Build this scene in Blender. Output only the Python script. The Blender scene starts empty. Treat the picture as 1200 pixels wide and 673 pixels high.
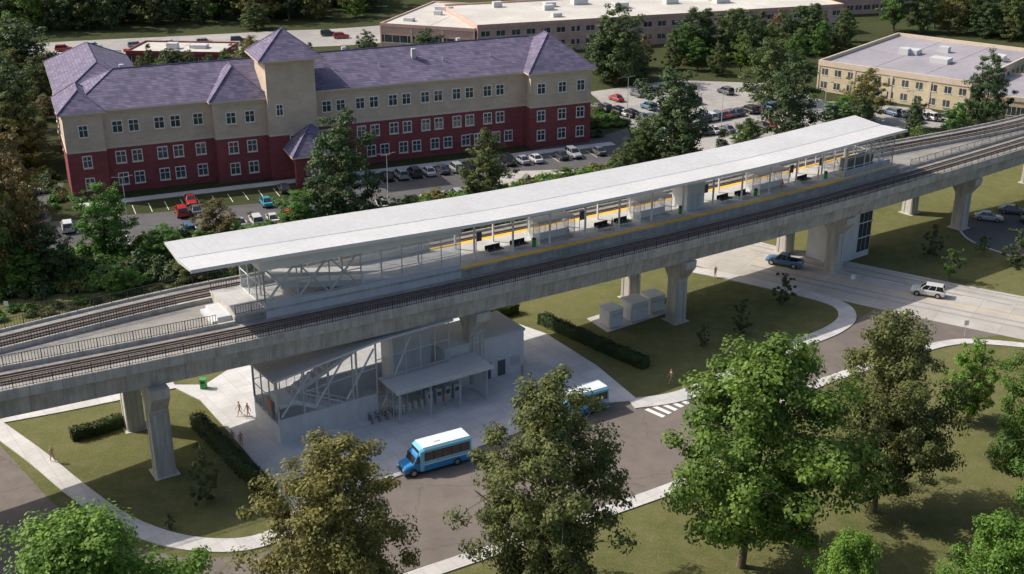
import bpy, bmesh, math, random, time
import numpy as np
from mathutils import Vector, Matrix
T0=time.time()
rng=random.Random(7)
scene=bpy.context.scene
# ------------------------------------------------------------------ survey frame
CH=66.0; FPX=1400.0; PT=math.radians(22.37)
SP,CP=math.sin(PT),math.cos(PT)
def P(u,v,z=0.0):
    """survey point (plan position at height z) read off the reference picture"""
    x=(u-600)/FPX; d=(v-336.5)/FPX
    t=(CH-z)/(SP+d*CP)
    return Vector((x*t,(CP-d*SP)*t,z))
# viaduct curve (near edge)
def cy(x): return 129.7+.662*x+.0007*x*x
_xs=np.linspace(-190,260,4501)
_dy=.662+.0014*_xs
_ss=np.concatenate([[0],np.cumsum(np.sqrt(1+_dy[:-1]**2)*np.diff(_xs))])
_ss-=np.interp(0,_xs,_ss)
def frame(s):
    x=float(np.interp(s,_ss,_xs)); dy=.662+.0014*x; n=math.hypot(1,dy)
    return x,cy(x),1/n,dy/n
def zd(s):
    if s>=60: return 12.1
    return 12.1+2.2*(max(0,(60-s))/117.0)**1.4
def V(s,off,z):
    x,y,tx,ty=frame(s)
    return Vector((x-ty*off,y+tx*off,z))
def VZ(s,off,zr): return V(s,off,zd(s)+zr)
def smooth(a,b,x):
    t=min(1,max(0,(x-a)/(b-a))); return t*t*(3-2*t)
def foff(s):
    return 17.8-5.4*(1-smooth(-75,-28,s))-5.8*smooth(68,125,s)

# ------------------------------------------------------------------ materials
def newmat(name):
    m=bpy.data.materials.new(name); m.use_nodes=True
    nt=m.node_tree; b=nt.nodes['Principled BSDF']; return m,nt,b
def noise_node(nt,scale,detail=5,vec=None,rough=.6):
    n=nt.nodes.new('ShaderNodeTexNoise'); n.inputs['Scale'].default_value=scale
    n.inputs['Detail'].default_value=detail; n.inputs['Roughness'].default_value=rough
    if vec is not None: nt.links.new(vec,n.inputs['Vector'])
    return n
def ramp(nt,fac,stops):
    r=nt.nodes.new('ShaderNodeValToRGB'); nt.links.new(fac,r.inputs['Fac'])
    e=r.color_ramp.elements
    while len(e)<len(stops): e.new(.5)
    for i,(p,c) in enumerate(stops):
        e[i].position=p; e[i].color=(c[0],c[1],c[2],1)
    return r
def mixc(nt,fac,a,b,mode='MIX'):
    n=nt.nodes.new('ShaderNodeMix'); n.data_type='RGBA'; n.blend_type=mode
    def setp(sock,val):
        if hasattr(val,'links'): nt.links.new(val,sock)
        elif isinstance(val,(int,float)): sock.default_value=val
        else: sock.default_value=(val[0],val[1],val[2],1)
    setp(n.inputs[0],fac); setp(n.inputs[6],a); setp(n.inputs[7],b)
    return n.outputs[2]
def objvec(nt,sc=(1,1,1)):
    tc=nt.nodes.new('ShaderNodeTexCoord'); mp=nt.nodes.new('ShaderNodeMapping')
    nt.links.new(tc.outputs['Object'],mp.inputs['Vector']); mp.inputs['Scale'].default_value=sc
    return mp.outputs['Vector']
def sc(c,k): return tuple(min(1,x*k) for x in c)
def M(name,col,rough=.7,var=.15,scale=1.0,stretch=(1,1,1),metal=0,spec=.4,bump=0,fine=0,finescale=20,streak=0):
    m,nt,b=newmat(name); v=objvec(nt,stretch)
    n=noise_node(nt,scale,6,v)
    r=ramp(nt,n.outputs['Fac'],[(.3,sc(col,1-var)),(.7,sc(col,1+var))])
    out=r.outputs['Color']
    if fine:
        n2=noise_node(nt,finescale,3,v)
        r2=ramp(nt,n2.outputs['Fac'],[(.3,(1-fine,)*3),(.7,(1,)*3)])
        out=mixc(nt,1.0,out,r2.outputs['Color'],'MULTIPLY')
    if streak:
        n3=noise_node(nt,1.3,4,objvec(nt,(1,1,.10)),.7)
        r3=ramp(nt,n3.outputs['Fac'],[(.38,(1-streak,)*3),(.58,(1,)*3)])
        out=mixc(nt,1.0,out,r3.outputs['Color'],'MULTIPLY')
    nt.links.new(out,b.inputs['Base Color'])
    b.inputs['Roughness'].default_value=rough; b.inputs['Metallic'].default_value=metal
    b.inputs['Specular IOR Level'].default_value=spec
    if bump:
        bp=nt.nodes.new('ShaderNodeBump'); bp.inputs['Strength'].default_value=bump
        bp.inputs['Distance'].default_value=.05
        nt.links.new(n.outputs['Fac'],bp.inputs['Height']); nt.links.new(bp.outputs['Normal'],b.inputs['Normal'])
    return m
def asphalt(name,c1,c2,crack=True):
    m,nt,b=newmat(name); v=objvec(nt)
    big=noise_node(nt,.06,6,v,.65); fine=noise_node(nt,9,3,v)
    r=ramp(nt,big.outputs['Fac'],[(.32,c1),(.68,c2)])
    r2=ramp(nt,fine.outputs['Fac'],[(.25,(.72,)*3),(.75,(1.1,)*3)])
    out=mixc(nt,1.0,r.outputs['Color'],r2.outputs['Color'],'MULTIPLY')
    med=noise_node(nt,.5,5,v,.7); r3=ramp(nt,med.outputs['Fac'],[(.35,(.80,)*3),(.6,(1,)*3)])
    out=mixc(nt,.8,out,r3.outputs['Color'],'MULTIPLY')
    if crack:
        vo=nt.nodes.new('ShaderNodeTexVoronoi'); vo.feature='DISTANCE_TO_EDGE'; vo.inputs['Scale'].default_value=.11
        wv=noise_node(nt,.7,4,v)
        ad=nt.nodes.new('ShaderNodeVectorMath'); ad.operation='MULTIPLY_ADD'
        nt.links.new(wv.outputs['Color'],ad.inputs[0]); ad.inputs[1].default_value=(1.6,1.6,1.6); nt.links.new(v,ad.inputs[2])
        nt.links.new(ad.outputs[0],vo.inputs['Vector'])
        rc=ramp(nt,vo.outputs['Distance'],[(.004,(.72,)*3),(.012,(1,)*3)])
        out=mixc(nt,.7,out,rc.outputs['Color'],'MULTIPLY')
    nt.links.new(out,b.inputs['Base Color']); b.inputs['Roughness'].default_value=.85; b.inputs['Specular IOR Level'].default_value=.3
    return m
def paving(name,c,joint=.08,size=1.8,rot=0.55,jc=.62):
    m,nt,b=newmat(name)
    tc=nt.nodes.new('ShaderNodeTexCoord'); mp=nt.nodes.new('ShaderNodeMapping')
    nt.links.new(tc.outputs['Object'],mp.inputs['Vector']); mp.inputs['Rotation'].default_value=(0,0,-rot)
    v=mp.outputs['Vector']
    br=nt.nodes.new('ShaderNodeTexBrick'); br.offset=0; br.inputs['Scale'].default_value=1
    br.inputs['Brick Width'].default_value=size; br.inputs['Row Height'].default_value=size
    br.inputs['Mortar Size'].default_value=joint*.35; br.inputs['Mortar Smooth'].default_value=.3
    br.inputs['Color1'].default_value=(*sc(c,.93),1); br.inputs['Color2'].default_value=(*sc(c,1.06),1); br.inputs['Mortar'].default_value=(*sc(c,jc),1)
    nt.links.new(v,br.inputs['Vector'])
    big=noise_node(nt,.25,6,v,.7); r=ramp(nt,big.outputs['Fac'],[(.3,(.80,)*3),(.65,(1.03,)*3)])
    out=mixc(nt,1.0,br.outputs['Color'],r.outputs['Color'],'MULTIPLY')
    f=noise_node(nt,12,3,v); r2=ramp(nt,f.outputs['Fac'],[(.3,(.86,)*3),(.6,(1,)*3)])
    out=mixc(nt,1.0,out,r2.outputs['Color'],'MULTIPLY')
    nt.links.new(out,b.inputs['Base Color']); b.inputs['Roughness'].default_value=.8; b.inputs['Specular IOR Level'].default_value=.3
    return m
def lawn(name,ca,cb,cc,lo=.5):
    m,nt,b=newmat(name); v=objvec(nt)
    n1=noise_node(nt,.05,6,v,.7); n2=noise_node(nt,.5,6,v,.75); n3=noise_node(nt,5,5,v,.85)
    r=ramp(nt,n1.outputs['Fac'],[(.35,ca),(.6,cb)])
    r2=ramp(nt,n2.outputs['Fac'],[(.42,(0,)*3),(.7,(.85,)*3)])
    out=mixc(nt,r2.outputs['Color'],r.outputs['Color'],cc)
    r3=ramp(nt,n3.outputs['Fac'],[(.3,(lo,)*3),(.7,(1.25,)*3)])
    out=mixc(nt,1.0,out,r3.outputs['Color'],'MULTIPLY')
    nt.links.new(out,b.inputs['Base Color']); b.inputs['Roughness'].default_value=.95; b.inputs['Specular IOR Level'].default_value=.1
    bp=nt.nodes.new('ShaderNodeBump'); bp.inputs['Strength'].default_value=.7; bp.inputs['Distance'].default_value=.12
    nt.links.new(n3.outputs['Fac'],bp.inputs['Height']); nt.links.new(bp.outputs['Normal'],b.inputs['Normal'])
    return m
def leafmat(name,c1,c2,trans=.3):
    m=bpy.data.materials.new(name); m.use_nodes=True; nt=m.node_tree
    b=nt.nodes['Principled BSDF']; out=nt.nodes['Material Output']
    g=nt.nodes.new('ShaderNodeNewGeometry'); oi=nt.nodes.new('ShaderNodeObjectInfo')
    r=ramp(nt,g.outputs['Random Per Island'],[(0,c1),(1,c2)])
    tc=nt.nodes.new('ShaderNodeTexCoord'); n=noise_node(nt,.35,2,tc.outputs['Object'])
    rr=ramp(nt,n.outputs['Fac'],[(.35,(.66,.70,.62)),(.65,(1.2,1.15,1.0))])
    c=mixc(nt,1.0,r.outputs['Color'],rr.outputs['Color'],'MULTIPLY')
    ro=ramp(nt,oi.outputs['Random'],[(0,(.75,.88,.85)),(.5,(1,1,1)),(1,(1.3,1.12,.9))])
    c=mixc(nt,1.0,c,ro.outputs['Color'],'MULTIPLY')
    nt.links.new(c,b.inputs['Base Color']); b.inputs['Roughness'].default_value=.6; b.inputs['Specular IOR Level'].default_value=.3
    tr=nt.nodes.new('ShaderNodeBsdfTranslucent'); nt.links.new(c,tr.inputs['Color'])
    ms=nt.nodes.new('ShaderNodeMixShader'); ms.inputs[0].default_value=trans
    nt.links.new(b.outputs[0],ms.inputs[1]); nt.links.new(tr.outputs[0],ms.inputs[2]); nt.links.new(ms.outputs[0],out.inputs['Surface'])
    return m
def glassmat(name,col,alpha,rough=.05):
    m=bpy.data.materials.new(name); m.use_nodes=True; nt=m.node_tree
    b=nt.nodes['Principled BSDF']; out=nt.nodes['Material Output']
    n=noise_node(nt,.4,3,objvec(nt)); r=ramp(nt,n.outputs['Fac'],[(.3,sc(col,.85)),(.7,sc(col,1.15))])
    nt.links.new(r.outputs['Color'],b.inputs['Base Color']); b.inputs['Roughness'].default_value=rough; b.inputs['Specular IOR Level'].default_value=.8
    t=nt.nodes.new('ShaderNodeBsdfTransparent'); ms=nt.nodes.new('ShaderNodeMixShader'); ms.inputs[0].default_value=alpha
    nt.links.new(t.outputs[0],ms.inputs[1]); nt.links.new(b.outputs[0],ms.inputs[2]); nt.links.new(ms.outputs[0],out.inputs['Surface'])
    return m
def brickmat(name,c1,c2,mortar,bw,rh,ms=.02,rough=.85,ang=0.4):
    m,nt,b=newmat(name)
    tc=nt.nodes.new('ShaderNodeTexCoord'); mp=nt.nodes.new('ShaderNodeMapping'); nt.links.new(tc.outputs['Object'],mp.inputs['Vector'])
    mp.inputs['Rotation'].default_value=(0,0,-ang)
    sep=nt.nodes.new('ShaderNodeSeparateXYZ'); nt.links.new(mp.outputs['Vector'],sep.inputs[0])
    add=nt.nodes.new('ShaderNodeMath'); add.operation='ADD'; nt.links.new(sep.outputs[0],add.inputs[0]); nt.links.new(sep.outputs[1],add.inputs[1])
    cmb=nt.nodes.new('ShaderNodeCombineXYZ'); nt.links.new(add.outputs[0],cmb.inputs[0]); nt.links.new(sep.outputs[2],cmb.inputs[1])
    br=nt.nodes.new('ShaderNodeTexBrick'); br.inputs['Scale'].default_value=1
    br.inputs['Brick Width'].default_value=bw; br.inputs['Row Height'].default_value=rh; br.inputs['Mortar Size'].default_value=ms
    br.inputs['Color1'].default_value=(*c1,1); br.inputs['Color2'].default_value=(*c2,1); br.inputs['Mortar'].default_value=(*mortar,1)
    nt.links.new(cmb.outputs[0],br.inputs['Vector'])
    n=noise_node(nt,.3,6,tc.outputs['Object'],.7); r=ramp(nt,n.outputs['Fac'],[(.3,(.8,)*3),(.7,(1.1,)*3)])
    out=mixc(nt,1.0,br.outputs['Color'],r.outputs['Color'],'MULTIPLY')
    nt.links.new(out,b.inputs['Base Color']); b.inputs['Roughness'].default_value=rough; b.inputs['Specular IOR Level'].default_value=.3
    return m
def paintmat(name):
    m,nt,b=newmat(name); oi=nt.nodes.new('ShaderNodeObjectInfo'); n=noise_node(nt,2,3,objvec(nt))
    r=ramp(nt,n.outputs['Fac'],[(.3,(.88,)*3),(.7,(1,)*3)])
    nt.links.new(mixc(nt,1.0,oi.outputs['Color'],r.outputs['Color'],'MULTIPLY'),b.inputs['Base Color'])
    b.inputs['Roughness'].default_value=.3; b.inputs['Coat Weight'].default_value=.6; return m

m_ground=lawn('grass_lawn',(.108,.125,.043),(.158,.165,.064),(.205,.185,.095),.45)
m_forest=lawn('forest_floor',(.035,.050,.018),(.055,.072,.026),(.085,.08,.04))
m_asph=asphalt('asphalt_brown',(.160,.138,.124),(.22,.19,.17))
m_asph2=asphalt('asphalt_dark',(.09,.09,.097),(.135,.132,.135))
m_lot=asphalt('lot_concrete',(.32,.305,.295),(.44,.42,.40))
m_road=paving('road_concrete',(.46,.44,.41),.12,4.2,-.58,.72)
m_plaza=paving('plaza_concrete',(.60,.60,.61),.06,1.9,.62)
m_walk=paving('walk_concrete',(.56,.55,.54),.06,1.5,.62)
m_kerb=M('kerb_concrete',(.45,.44,.42),.8,.12,3)
m_white=M('road_paint',(.72,.72,.70),.6,.15,3)
m_conc=M('viaduct_concrete',(.51,.49,.45),.85,.16,.3,(1,1,2.2),fine=.2,finescale=6,streak=.26)
m_conc2=M('pier_concrete',(.53,.51,.47),.85,.14,.6,(1,1,.25),fine=.2,finescale=5,streak=.2)
m_slab=M('track_slab',(.35,.33,.305),.85,.2,.4,fine=.25,finescale=4)
m_mid=M('walkway_slab',(.27,.26,.245),.85,.2,.4,fine=.25,finescale=4)
m_bal=M('track_plinth',(.19,.17,.155),.9,.25,2,fine=.4,finescale=9)
m_rail=M('rail_steel',(.22,.15,.12),.45,.2,3,metal=.6)
m_black=M('black_metal',(.022,.022,.024),.5,.2,3)
m_roofw=M('canopy_metal',(.55,.555,.565),.5,.08,.12,fine=.10,finescale=1.5)
m_wht=M('white_steel',(.66,.66,.66),.45,.06,1)
m_brt=M('stair_white',(.80,.80,.80),.5,.04,1)
m_gry=M('grey_steel',(.46,.48,.50),.45,.08,1)
m_pan=M('grey_panel',(.58,.59,.61),.55,.08,.5,streak=.08)
m_dkp=M('dark_panel',(.10,.105,.11),.5,.1,1)
m_yel=M('tactile_yellow',(.78,.44,.04),.7,.12,2)
m_plat=paving('platform_floor',(.52,.52,.52),.05,1.2,.6)
m_glass=glassmat('clear_glass',(.20,.27,.31),.2)
m_frost=glassmat('frosted_glass',(.60,.64,.67),.5,.3)
m_win=M('window_glass',(.05,.063,.075),.08,.4,.4,spec=.9)
m_tan=brickmat('tan_brick',(.62,.50,.39),(.56,.45,.35),(.58,.48,.39),.9,.3,.02)
m_mar=brickmat('maroon_brick',(.275,.072,.076),(.225,.058,.062),(.24,.09,.09),.9,.3,.02)
m_shin=brickmat('slate_shingle',(.20,.175,.265),(.115,.102,.168),(.07,.066,.105),1.1,.32,.02)
m_trim=M('trim_white',(.78,.76,.73),.6,.06,1)
m_belt=M('belt_stone',(.60,.50,.40),.75,.08,1)
m_pink=brickmat('pink_wall',(.62,.42,.36),(.57,.38,.32),(.52,.38,.33),3,1.2,.04)
m_flat=M('flat_roof_light',(.54,.52,.48),.8,.15,.08,fine=.15,finescale=1)
m_purp=M('membrane_roof',(.33,.31,.34),.6,.2,.07,fine=.15,finescale=1)
m_cream=brickmat('cream_wall',(.64,.55,.38),(.60,.51,.35),(.54,.48,.35),1.6,.6,.03)
m_bark=M('bark',(.14,.11,.08),.95,.3,3,(1,1,.3),bump=.5)
L_green=leafmat('leaves_green',(.062,.140,.028),(.14,.25,.06),.34)
L_brt=leafmat('leaves_bright',(.075,.18,.03),(.16,.31,.065),.35)
L_olive=leafmat('leaves_olive',(.112,.125,.040),(.215,.22,.082),.32)
L_dark=leafmat('leaves_dark',(.048,.086,.036),(.108,.158,.062),.28)
L_brown=leafmat('leaves_brown',(.13,.105,.048),(.22,.18,.085),.3)
L_hedge=leafmat('leaves_hedge',(.028,.052,.018),(.06,.095,.03),.2)
m_paint=paintmat('car_paint')
m_cg=M('car_glass',(.02,.024,.028),.06,.2,1,spec=.9)
m_tire=M('tyre_rubber',(.02,.02,.02),.85,.2,4)
m_hub=M('wheel_alloy',(.4,.4,.42),.35,.1,4,metal=.7)
m_lamp=M('headlamp',(.75,.75,.72),.2,.05,2)
m_tail=M('tail_lamp',(.35,.02,.02),.3,.1,2)
m_busb=M('bus_blue',(.04,.24,.55),.3,.08,1)
m_busl=M('bus_light_blue',(.22,.55,.76),.3,.08,1)
m_busw=M('bus_white',(.70,.76,.80),.4,.05,1)
m_green=M('bin_green',(.05,.30,.07),.5,.1,2)
m_skin=M('skin',(.48,.30,.21),.6,.05,5)
m_orange=M('barrier_orange',(.55,.12,.03),.6,.1,1)
m_red=M('red_metal',(.42,.04,.04),.5,.1,1)

# ------------------------------------------------------------------ mesh builder
class MB:
    def __init__(s): s.v=[]; s.f=[]; s.m=[]
    def add(s,vs,fs,m=0):
        o=len(s.v); s.v.extend([tuple(q) for q in vs])
        for f in fs: s.f.append(tuple(i+o for i in f)); s.m.append(m)
    def hexa(s,p,m=0):
        s.add(p,[(0,3,2,1),(4,5,6,7),(0,1,5,4),(1,2,6,5),(2,3,7,6),(3,0,4,7)],m)
    def box(s,a,b,m=0,T=None):
        x0,y0,z0=a; x1,y1,z1=b
        p=[(x0,y0,z0),(x1,y0,z0),(x1,y1,z0),(x0,y1,z0),(x0,y0,z1),(x1,y0,z1),(x1,y1,z1),(x0,y1,z1)]
        if T: p=[T(*q) for q in p]
        s.hexa(p,m)
    def cyl(s,p0,p1,r0,r1=None,n=8,m=0,caps=True):
        if r1 is None: r1=r0
        p0=Vector(p0); p1=Vector(p1); d=(p1-p0)
        if d.length<1e-6: return
        d.normalize(); a=Vector((0,0,1)) if abs(d.z)<.9 else Vector((1,0,0))
        u=d.cross(a).normalized(); w=d.cross(u)
        vs=[]
        for p,r in((p0,r0),(p1,r1)):
            for i in range(n):
                t=2*math.pi*i/n; vs.append(p+u*math.cos(t)*r+w*math.sin(t)*r)
        fs=[(i,(i+1)%n,n+(i+1)%n,n+i) for i in range(n)]
        if caps: fs+= [tuple(range(n))[::-1],tuple(range(n,2*n))]
        s.add(vs,fs,m)
    def beam(s,p0,p1,w,h,m=0):
        s.cyl(p0,p1,w*.7,w*.7,4,m)
    def sweep(s,prof,s0,s1,step,m=0,closed=True,caps=True):
        n=max(1,int(math.ceil((s1-s0)/step))); rows=[]
        for i in range(n+1):
            q=s0+(s1-s0)*i/n
            rows.append([VZ(q,o,z) for o,z in prof(q)])
        k=len(rows[0]); vs=[p for r in rows for p in r]; fs=[]
        for i in range(n):
            for j in range(k if closed else k-1):
                a=i*k+j; b=i*k+(j+1)%k; fs.append((a,b,b+k,a+k))
        if caps and closed: fs+=[tuple(range(k)),tuple(range(n*k,n*k+k))[::-1]]
        s.add(vs,fs,m)
    def build(s,name,mats,parent=None,smooth=False,recalc=True,loc=None):
        me=bpy.data.meshes.new(name); me.from_pydata(s.v,[],s.f)
        for mm in mats: me.materials.append(mm)
        me.polygons.foreach_set('material_index',s.m)
        if smooth: me.polygons.foreach_set('use_smooth',[True]*len(s.f))
        if recalc:
            bm=bmesh.new(); bm.from_mesh(me); bmesh.ops.recalc_face_normals(bm,faces=bm.faces); bm.to_mesh(me); bm.free()
        me.update(); ob=bpy.data.objects.new(name,me); scene.collection.objects.link(ob)
        if parent: ob.parent=parent
        if loc: ob.location=loc
        return ob
def empty(name,loc=(0,0,0)):
    e=bpy.data.objects.new(name,None); scene.collection.objects.link(e); e.location=loc; e.empty_display_size=.5; return e
def inst(name,me,loc,rz=0,scale=(1,1,1),color=None,parent=None):
    ob=bpy.data.objects.new(name,me); scene.collection.objects.link(ob); ob.location=loc; ob.rotation_euler=(0,0,rz); ob.scale=scale
    if color: ob.color=(*color,1)
    if parent: ob.parent=parent
    return ob
def slab(name,pts,z0,z1,mat,side=None):
    bm=bmesh.new(); vs=[bm.verts.new((p[0],p[1],z1)) for p in pts]; f=bm.faces.new(vs)
    f.normal_update()
    if f.normal.z<0: f.normal_flip()
    lo=[bm.verts.new((p[0],p[1],z0)) for p in pts]; n=len(pts)
    if z1-z0>.02:
        for i in range(n):
            g=bm.faces.new((vs[i],vs[(i+1)%n],lo[(i+1)%n],lo[i])); g.material_index=1 if side else 0
    else:
        for q in lo: bm.verts.remove(q)
    bmesh.ops.triangulate(bm,faces=[f])
    me=bpy.data.meshes.new(name); bm.to_mesh(me); bm.free(); me.materials.append(mat)
    if side: me.materials.append(side)
    ob=bpy.data.objects.new(name,me); scene.collection.objects.link(ob); return ob
def crom(pts,n=8,closed=False):
    out=[]; N=len(pts)
    g=(lambda i: pts[i%N]) if closed else (lambda i: pts[min(max(i,0),N-1)])
    for i in range(N if closed else N-1):
        p0,p1,p2,p3=g(i-1),g(i),g(i+1),g(i+2)
        for k in range(n):
            t=k/n; out.append(.5*((2*p1)+(p2-p0)*t+(2*p0-5*p1+4*p2-p3)*t*t+(3*p1-p0-3*p2+p3)*t**3))
    if not closed: out.append(pts[-1].copy())
    return out
def Q(l,sm=False,n=6):
    pts=[P(u,v) for u,v in l]
    return crom(pts,n,True) if sm else pts
def ribbon_pts(path,w):
    L=[];R=[]
    for i,p in enumerate(path):
        a=path[max(0,i-1)]; b=path[min(len(path)-1,i+1)]; d=(b-a); d.z=0; d.normalize(); n=Vector((-d.y,d.x,0))
        L.append(p+n*w/2); R.append(p-n*w/2)
    return L,R
def ribbon(name,uv,w,z0,z1,mat,side=None,n=8,world=False):
    path=crom([Vector((*q,0)) if world else P(*q) for q in uv],n); L,R=ribbon_pts(path,w)
    mb=MB(); k=len(L)
    vs=[(p.x,p.y,z1) for p in L]+[(p.x,p.y,z1) for p in R]
    mb.add(vs,[(i,i+1,k+i+1,k+i) for i in range(k-1)],0)
    if z1-z0>.02:
        for S in(L,R):
            mb.add([(p.x,p.y,z1) for p in S]+[(p.x,p.y,z0) for p in S],[(i,i+1,k+i+1,k+i) for i in range(k-1)],1)
        for e in(0,-1):
            mb.add([(L[e].x,L[e].y,z0),(R[e].x,R[e].y,z0),(R[e].x,R[e].y,z1),(L[e].x,L[e].y,z1)],[(0,1,2,3)],1)
    return mb.build(name,[mat,side or mat])

# ------------------------------------------------------------------ ground
mb=MB(); Rr=3500
mb.add([(-Rr,-Rr*.2,0),(Rr,-Rr*.2,0),(Rr,Rr*1.6,0),(-Rr,Rr*1.6,0)],[(0,1,2,3)]); mb.build('ground',[m_ground])
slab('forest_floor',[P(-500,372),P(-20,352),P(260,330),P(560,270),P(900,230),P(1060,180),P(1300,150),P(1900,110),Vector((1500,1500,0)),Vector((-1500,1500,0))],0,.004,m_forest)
slab('bus_loop_road',Q([(-260,470),(0,522),(60,588),(130,638),(230,656),(300,650),(360,630),(420,592),(460,562),(610,505),(700,474),(792,470),(860,440),(1000,378),(1040,352),(1150,375),(1180,392),(1120,400),(1050,424),(960,455),(905,485),(870,520),(845,550),(790,574),(645,624),(512,668),(420,720),(300,800),(0,900),(-260,900)]),0,.010,m_asph)
ribbon('main_road',[(1500,432),(1200,372),(1086,349),(960,322),(880,304),(800,282),(700,255),(640,225),(625,200)],15.5,0,.015,m_road)
ribbon('footpath',[(-60,462),(0,505),(45,538),(90,575),(140,610),(195,632),(250,640),(300,636),(345,618)],2.2,0,.13,m_walk,m_kerb)
ribbon('footpath',[(740,474),(800,464),(870,434),(925,408),(975,388),(993,371),(975,354),(900,335),(830,320),(760,307),(700,290)],2.4,0,.13,m_walk,m_kerb)
ribbon('footpath',[(400,706),(512,668),(580,645),(645,622),(720,597),(790,572),(842,550)],1.8,0,.13,m_walk,m_kerb)
ribbon('footpath',[(842,549),(868,515),(905,482),(955,452),(1050,420),(1110,403),(1160,402),(1260,412)],1.5,0,.131,m_walk,m_kerb)
ribbon('footpath',[(-40,500),(60,482),(130,468),(205,452)],1.8,0,.128,m_walk,m_kerb)
plz=[(198,452),(240,452),(282,425),(420,395),(560,365),(600,378),(640,392),(700,430),(748,470),(705,474),(612,506),(462,561),(424,588),(372,620),(345,618),(338,590),(300,545),(262,500),(235,470)]
slab('plaza_pavement',Q(plz),0,.135,m_plaza,m_kerb)
def kerb(name,uv): return ribbon(name,uv,.25,0,.14,m_kerb)
kerb('kerb',[(1500,402),(1200,350),(1086,328),(990,308),(900,288),(860,280)])
kerb('kerb',[(-200,1000),(300,790),(420,708)])
mb=MB(); a=P(764,486); b=P(800,467); dirr=(b-a); L=dirr.length; dirr.normalize(); nn=Vector((-dirr.y,dirr.x,0))
for i in range(5):
    c=a+dirr*(i+.5)*L/5
    mb.add([c-dirr*.3-nn*1.3,c+dirr*.3-nn*1.3,c+dirr*.3+nn*1.3,c-dirr*.3+nn*1.3],[(0,1,2,3)])
mb.v=[(x,y,.016) for x,y,z in mb.v]; mb.build('crosswalk_marking',[m_white])
def line(name,uv,w=.12,z=.020,dash=None,mat=None):
    path=crom([P(*q) for q in uv],14); mb=MB(); acc=0
    L,R=ribbon_pts(path,w)
    for i in range(len(path)-1):
        acc+=(path[i+1]-path[i]).length
        if dash and int(acc/dash)%2: continue
        mb.add([(L[i].x,L[i].y,z),(L[i+1].x,L[i+1].y,z),(R[i+1].x,R[i+1].y,z),(R[i].x,R[i].y,z)],[(0,1,2,3)])
    return mb.build(name,[mat or m_white])
line('lane_marking',[(1500,417),(1200,361),(1086,339),(960,313),(880,295)],.12,dash=3)
line('lane_marking',[(1500,434),(1200,373),(1086,350),(960,323),(880,305)],.15,mat=m_yel)
line('lane_marking',[(1500,448),(1240,396)],.12,dash=3)
m_oil=asphalt('wheel_path',(.34,.315,.29),(.41,.385,.355),False)
for d in(355,361,379,385): line('wheel_path',[(1500,d+60),(1200,d),(1086,d-23),(960,d-50),(880,d-68)],.55,.018,mat=m_oil)
slab('hotel_parking_lot',Q([(40,262),(330,236),(400,214),(560,188),(705,160),(735,150),(745,178),(690,203),(600,217),(440,243),(345,262),(270,268),(60,300)]),0,.012,m_asph2)
slab('back_parking_lot',Q([(690,108),(790,94),(905,98),(965,118),(1090,128),(1120,150),(1000,150),(930,170),(850,182),(780,178),(740,150)]),0,.014,m_lot)
slab('side_parking_lot',Q([(1122,266),(1175,250),(1300,238),(1400,300),(1260,320),(1200,304),(1150,290)],True,4),0,.012,m_asph2)
ribbon('kerb',[(1122,266),(1140,284),(1200,305),(1300,330)],.3,0,.15,m_kerb)
ribbon('highway',[(-400,96),(-100,72),(60,60),(200,53),(330,46),(445,40),(700,16)],27,0,.016,m_lot)
slab('left_service_lot',Q([(60,258),(75,215),(-20,215),(-120,270),(-60,292)]),0,.011,m_asph2)
hang=math.radians(23.05); hu=Vector((math.cos(hang),math.sin(hang),0)); hw=Vector((-math.sin(hang),math.cos(hang),0)); HO=Vector((-76.4,202.6,0))
def HT(u,w,z): return HO+hu*u+hw*w+Vector((0,0,z))
mb=MB()
for rowo in(-8.5,-24):
    for i in range(36):
        u=2+i*2.75
        mb.add([HT(u,rowo,.019),HT(u+.12,rowo,.019),HT(u+.12,rowo-5,.019),HT(u,rowo-5,.019)],[(0,1,2,3)])
mb.build('parking_marking',[m_white])
ribbon('footpath',[tuple(HT(-1,-5.5,0)[:2]),tuple(HT(50,-5.8,0)[:2]),tuple(HT(103,-6,0)[:2])],2.4,0,.13,m_walk,m_kerb,world=True)

# ------------------------------------------------------------------ viaduct
via=empty('rail_viaduct',V(0,0,0))
def vobj(mb,name,mats,par,**k):
    ob=mb.build(name,mats,**k); ob.parent=par; ob.matrix_parent_inverse=Matrix.Translation(-par.location); return ob
S0,S1=-140,230
mb=MB()
mb.sweep(lambda s:[(-.3,.28),(-.3,-.75),(.7,-1.15),(1.05,-3.15),(4.3,-3.15),(4.65,-1.15),(5.2,-.7),(5.2,0),(.05,0),(.05,.28)],S0,S1,3)
mb.sweep(lambda s:[(foff(s)+.3,.28),(foff(s)+.3,-.75),(foff(s)-.7,-1.15),(foff(s)-1.05,-3.15),(foff(s)-4.3,-3.15),(foff(s)-4.65,-1.15),(foff(s)-5.2,-.7),(foff(s)-5.2,-.003),(foff(s)-.05,-.003),(foff(s)-.05,.28)],S0,S1,3)
vobj(mb,'girders',[m_conc],via)
mb=MB()
for sj in np.arange(-138,228,3.0):
    mb.sweep(lambda s:[(-.306,.27),(-.306,-.74)],sj,sj+.035,1,0,closed=False)
    mb.sweep(lambda s:[(.69,-1.16),(1.04,-3.13)],sj,sj+.035,1,0,closed=False)
vobj(mb,'segment_joints',[m_bal],via,recalc=False)
mb=MB()
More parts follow.
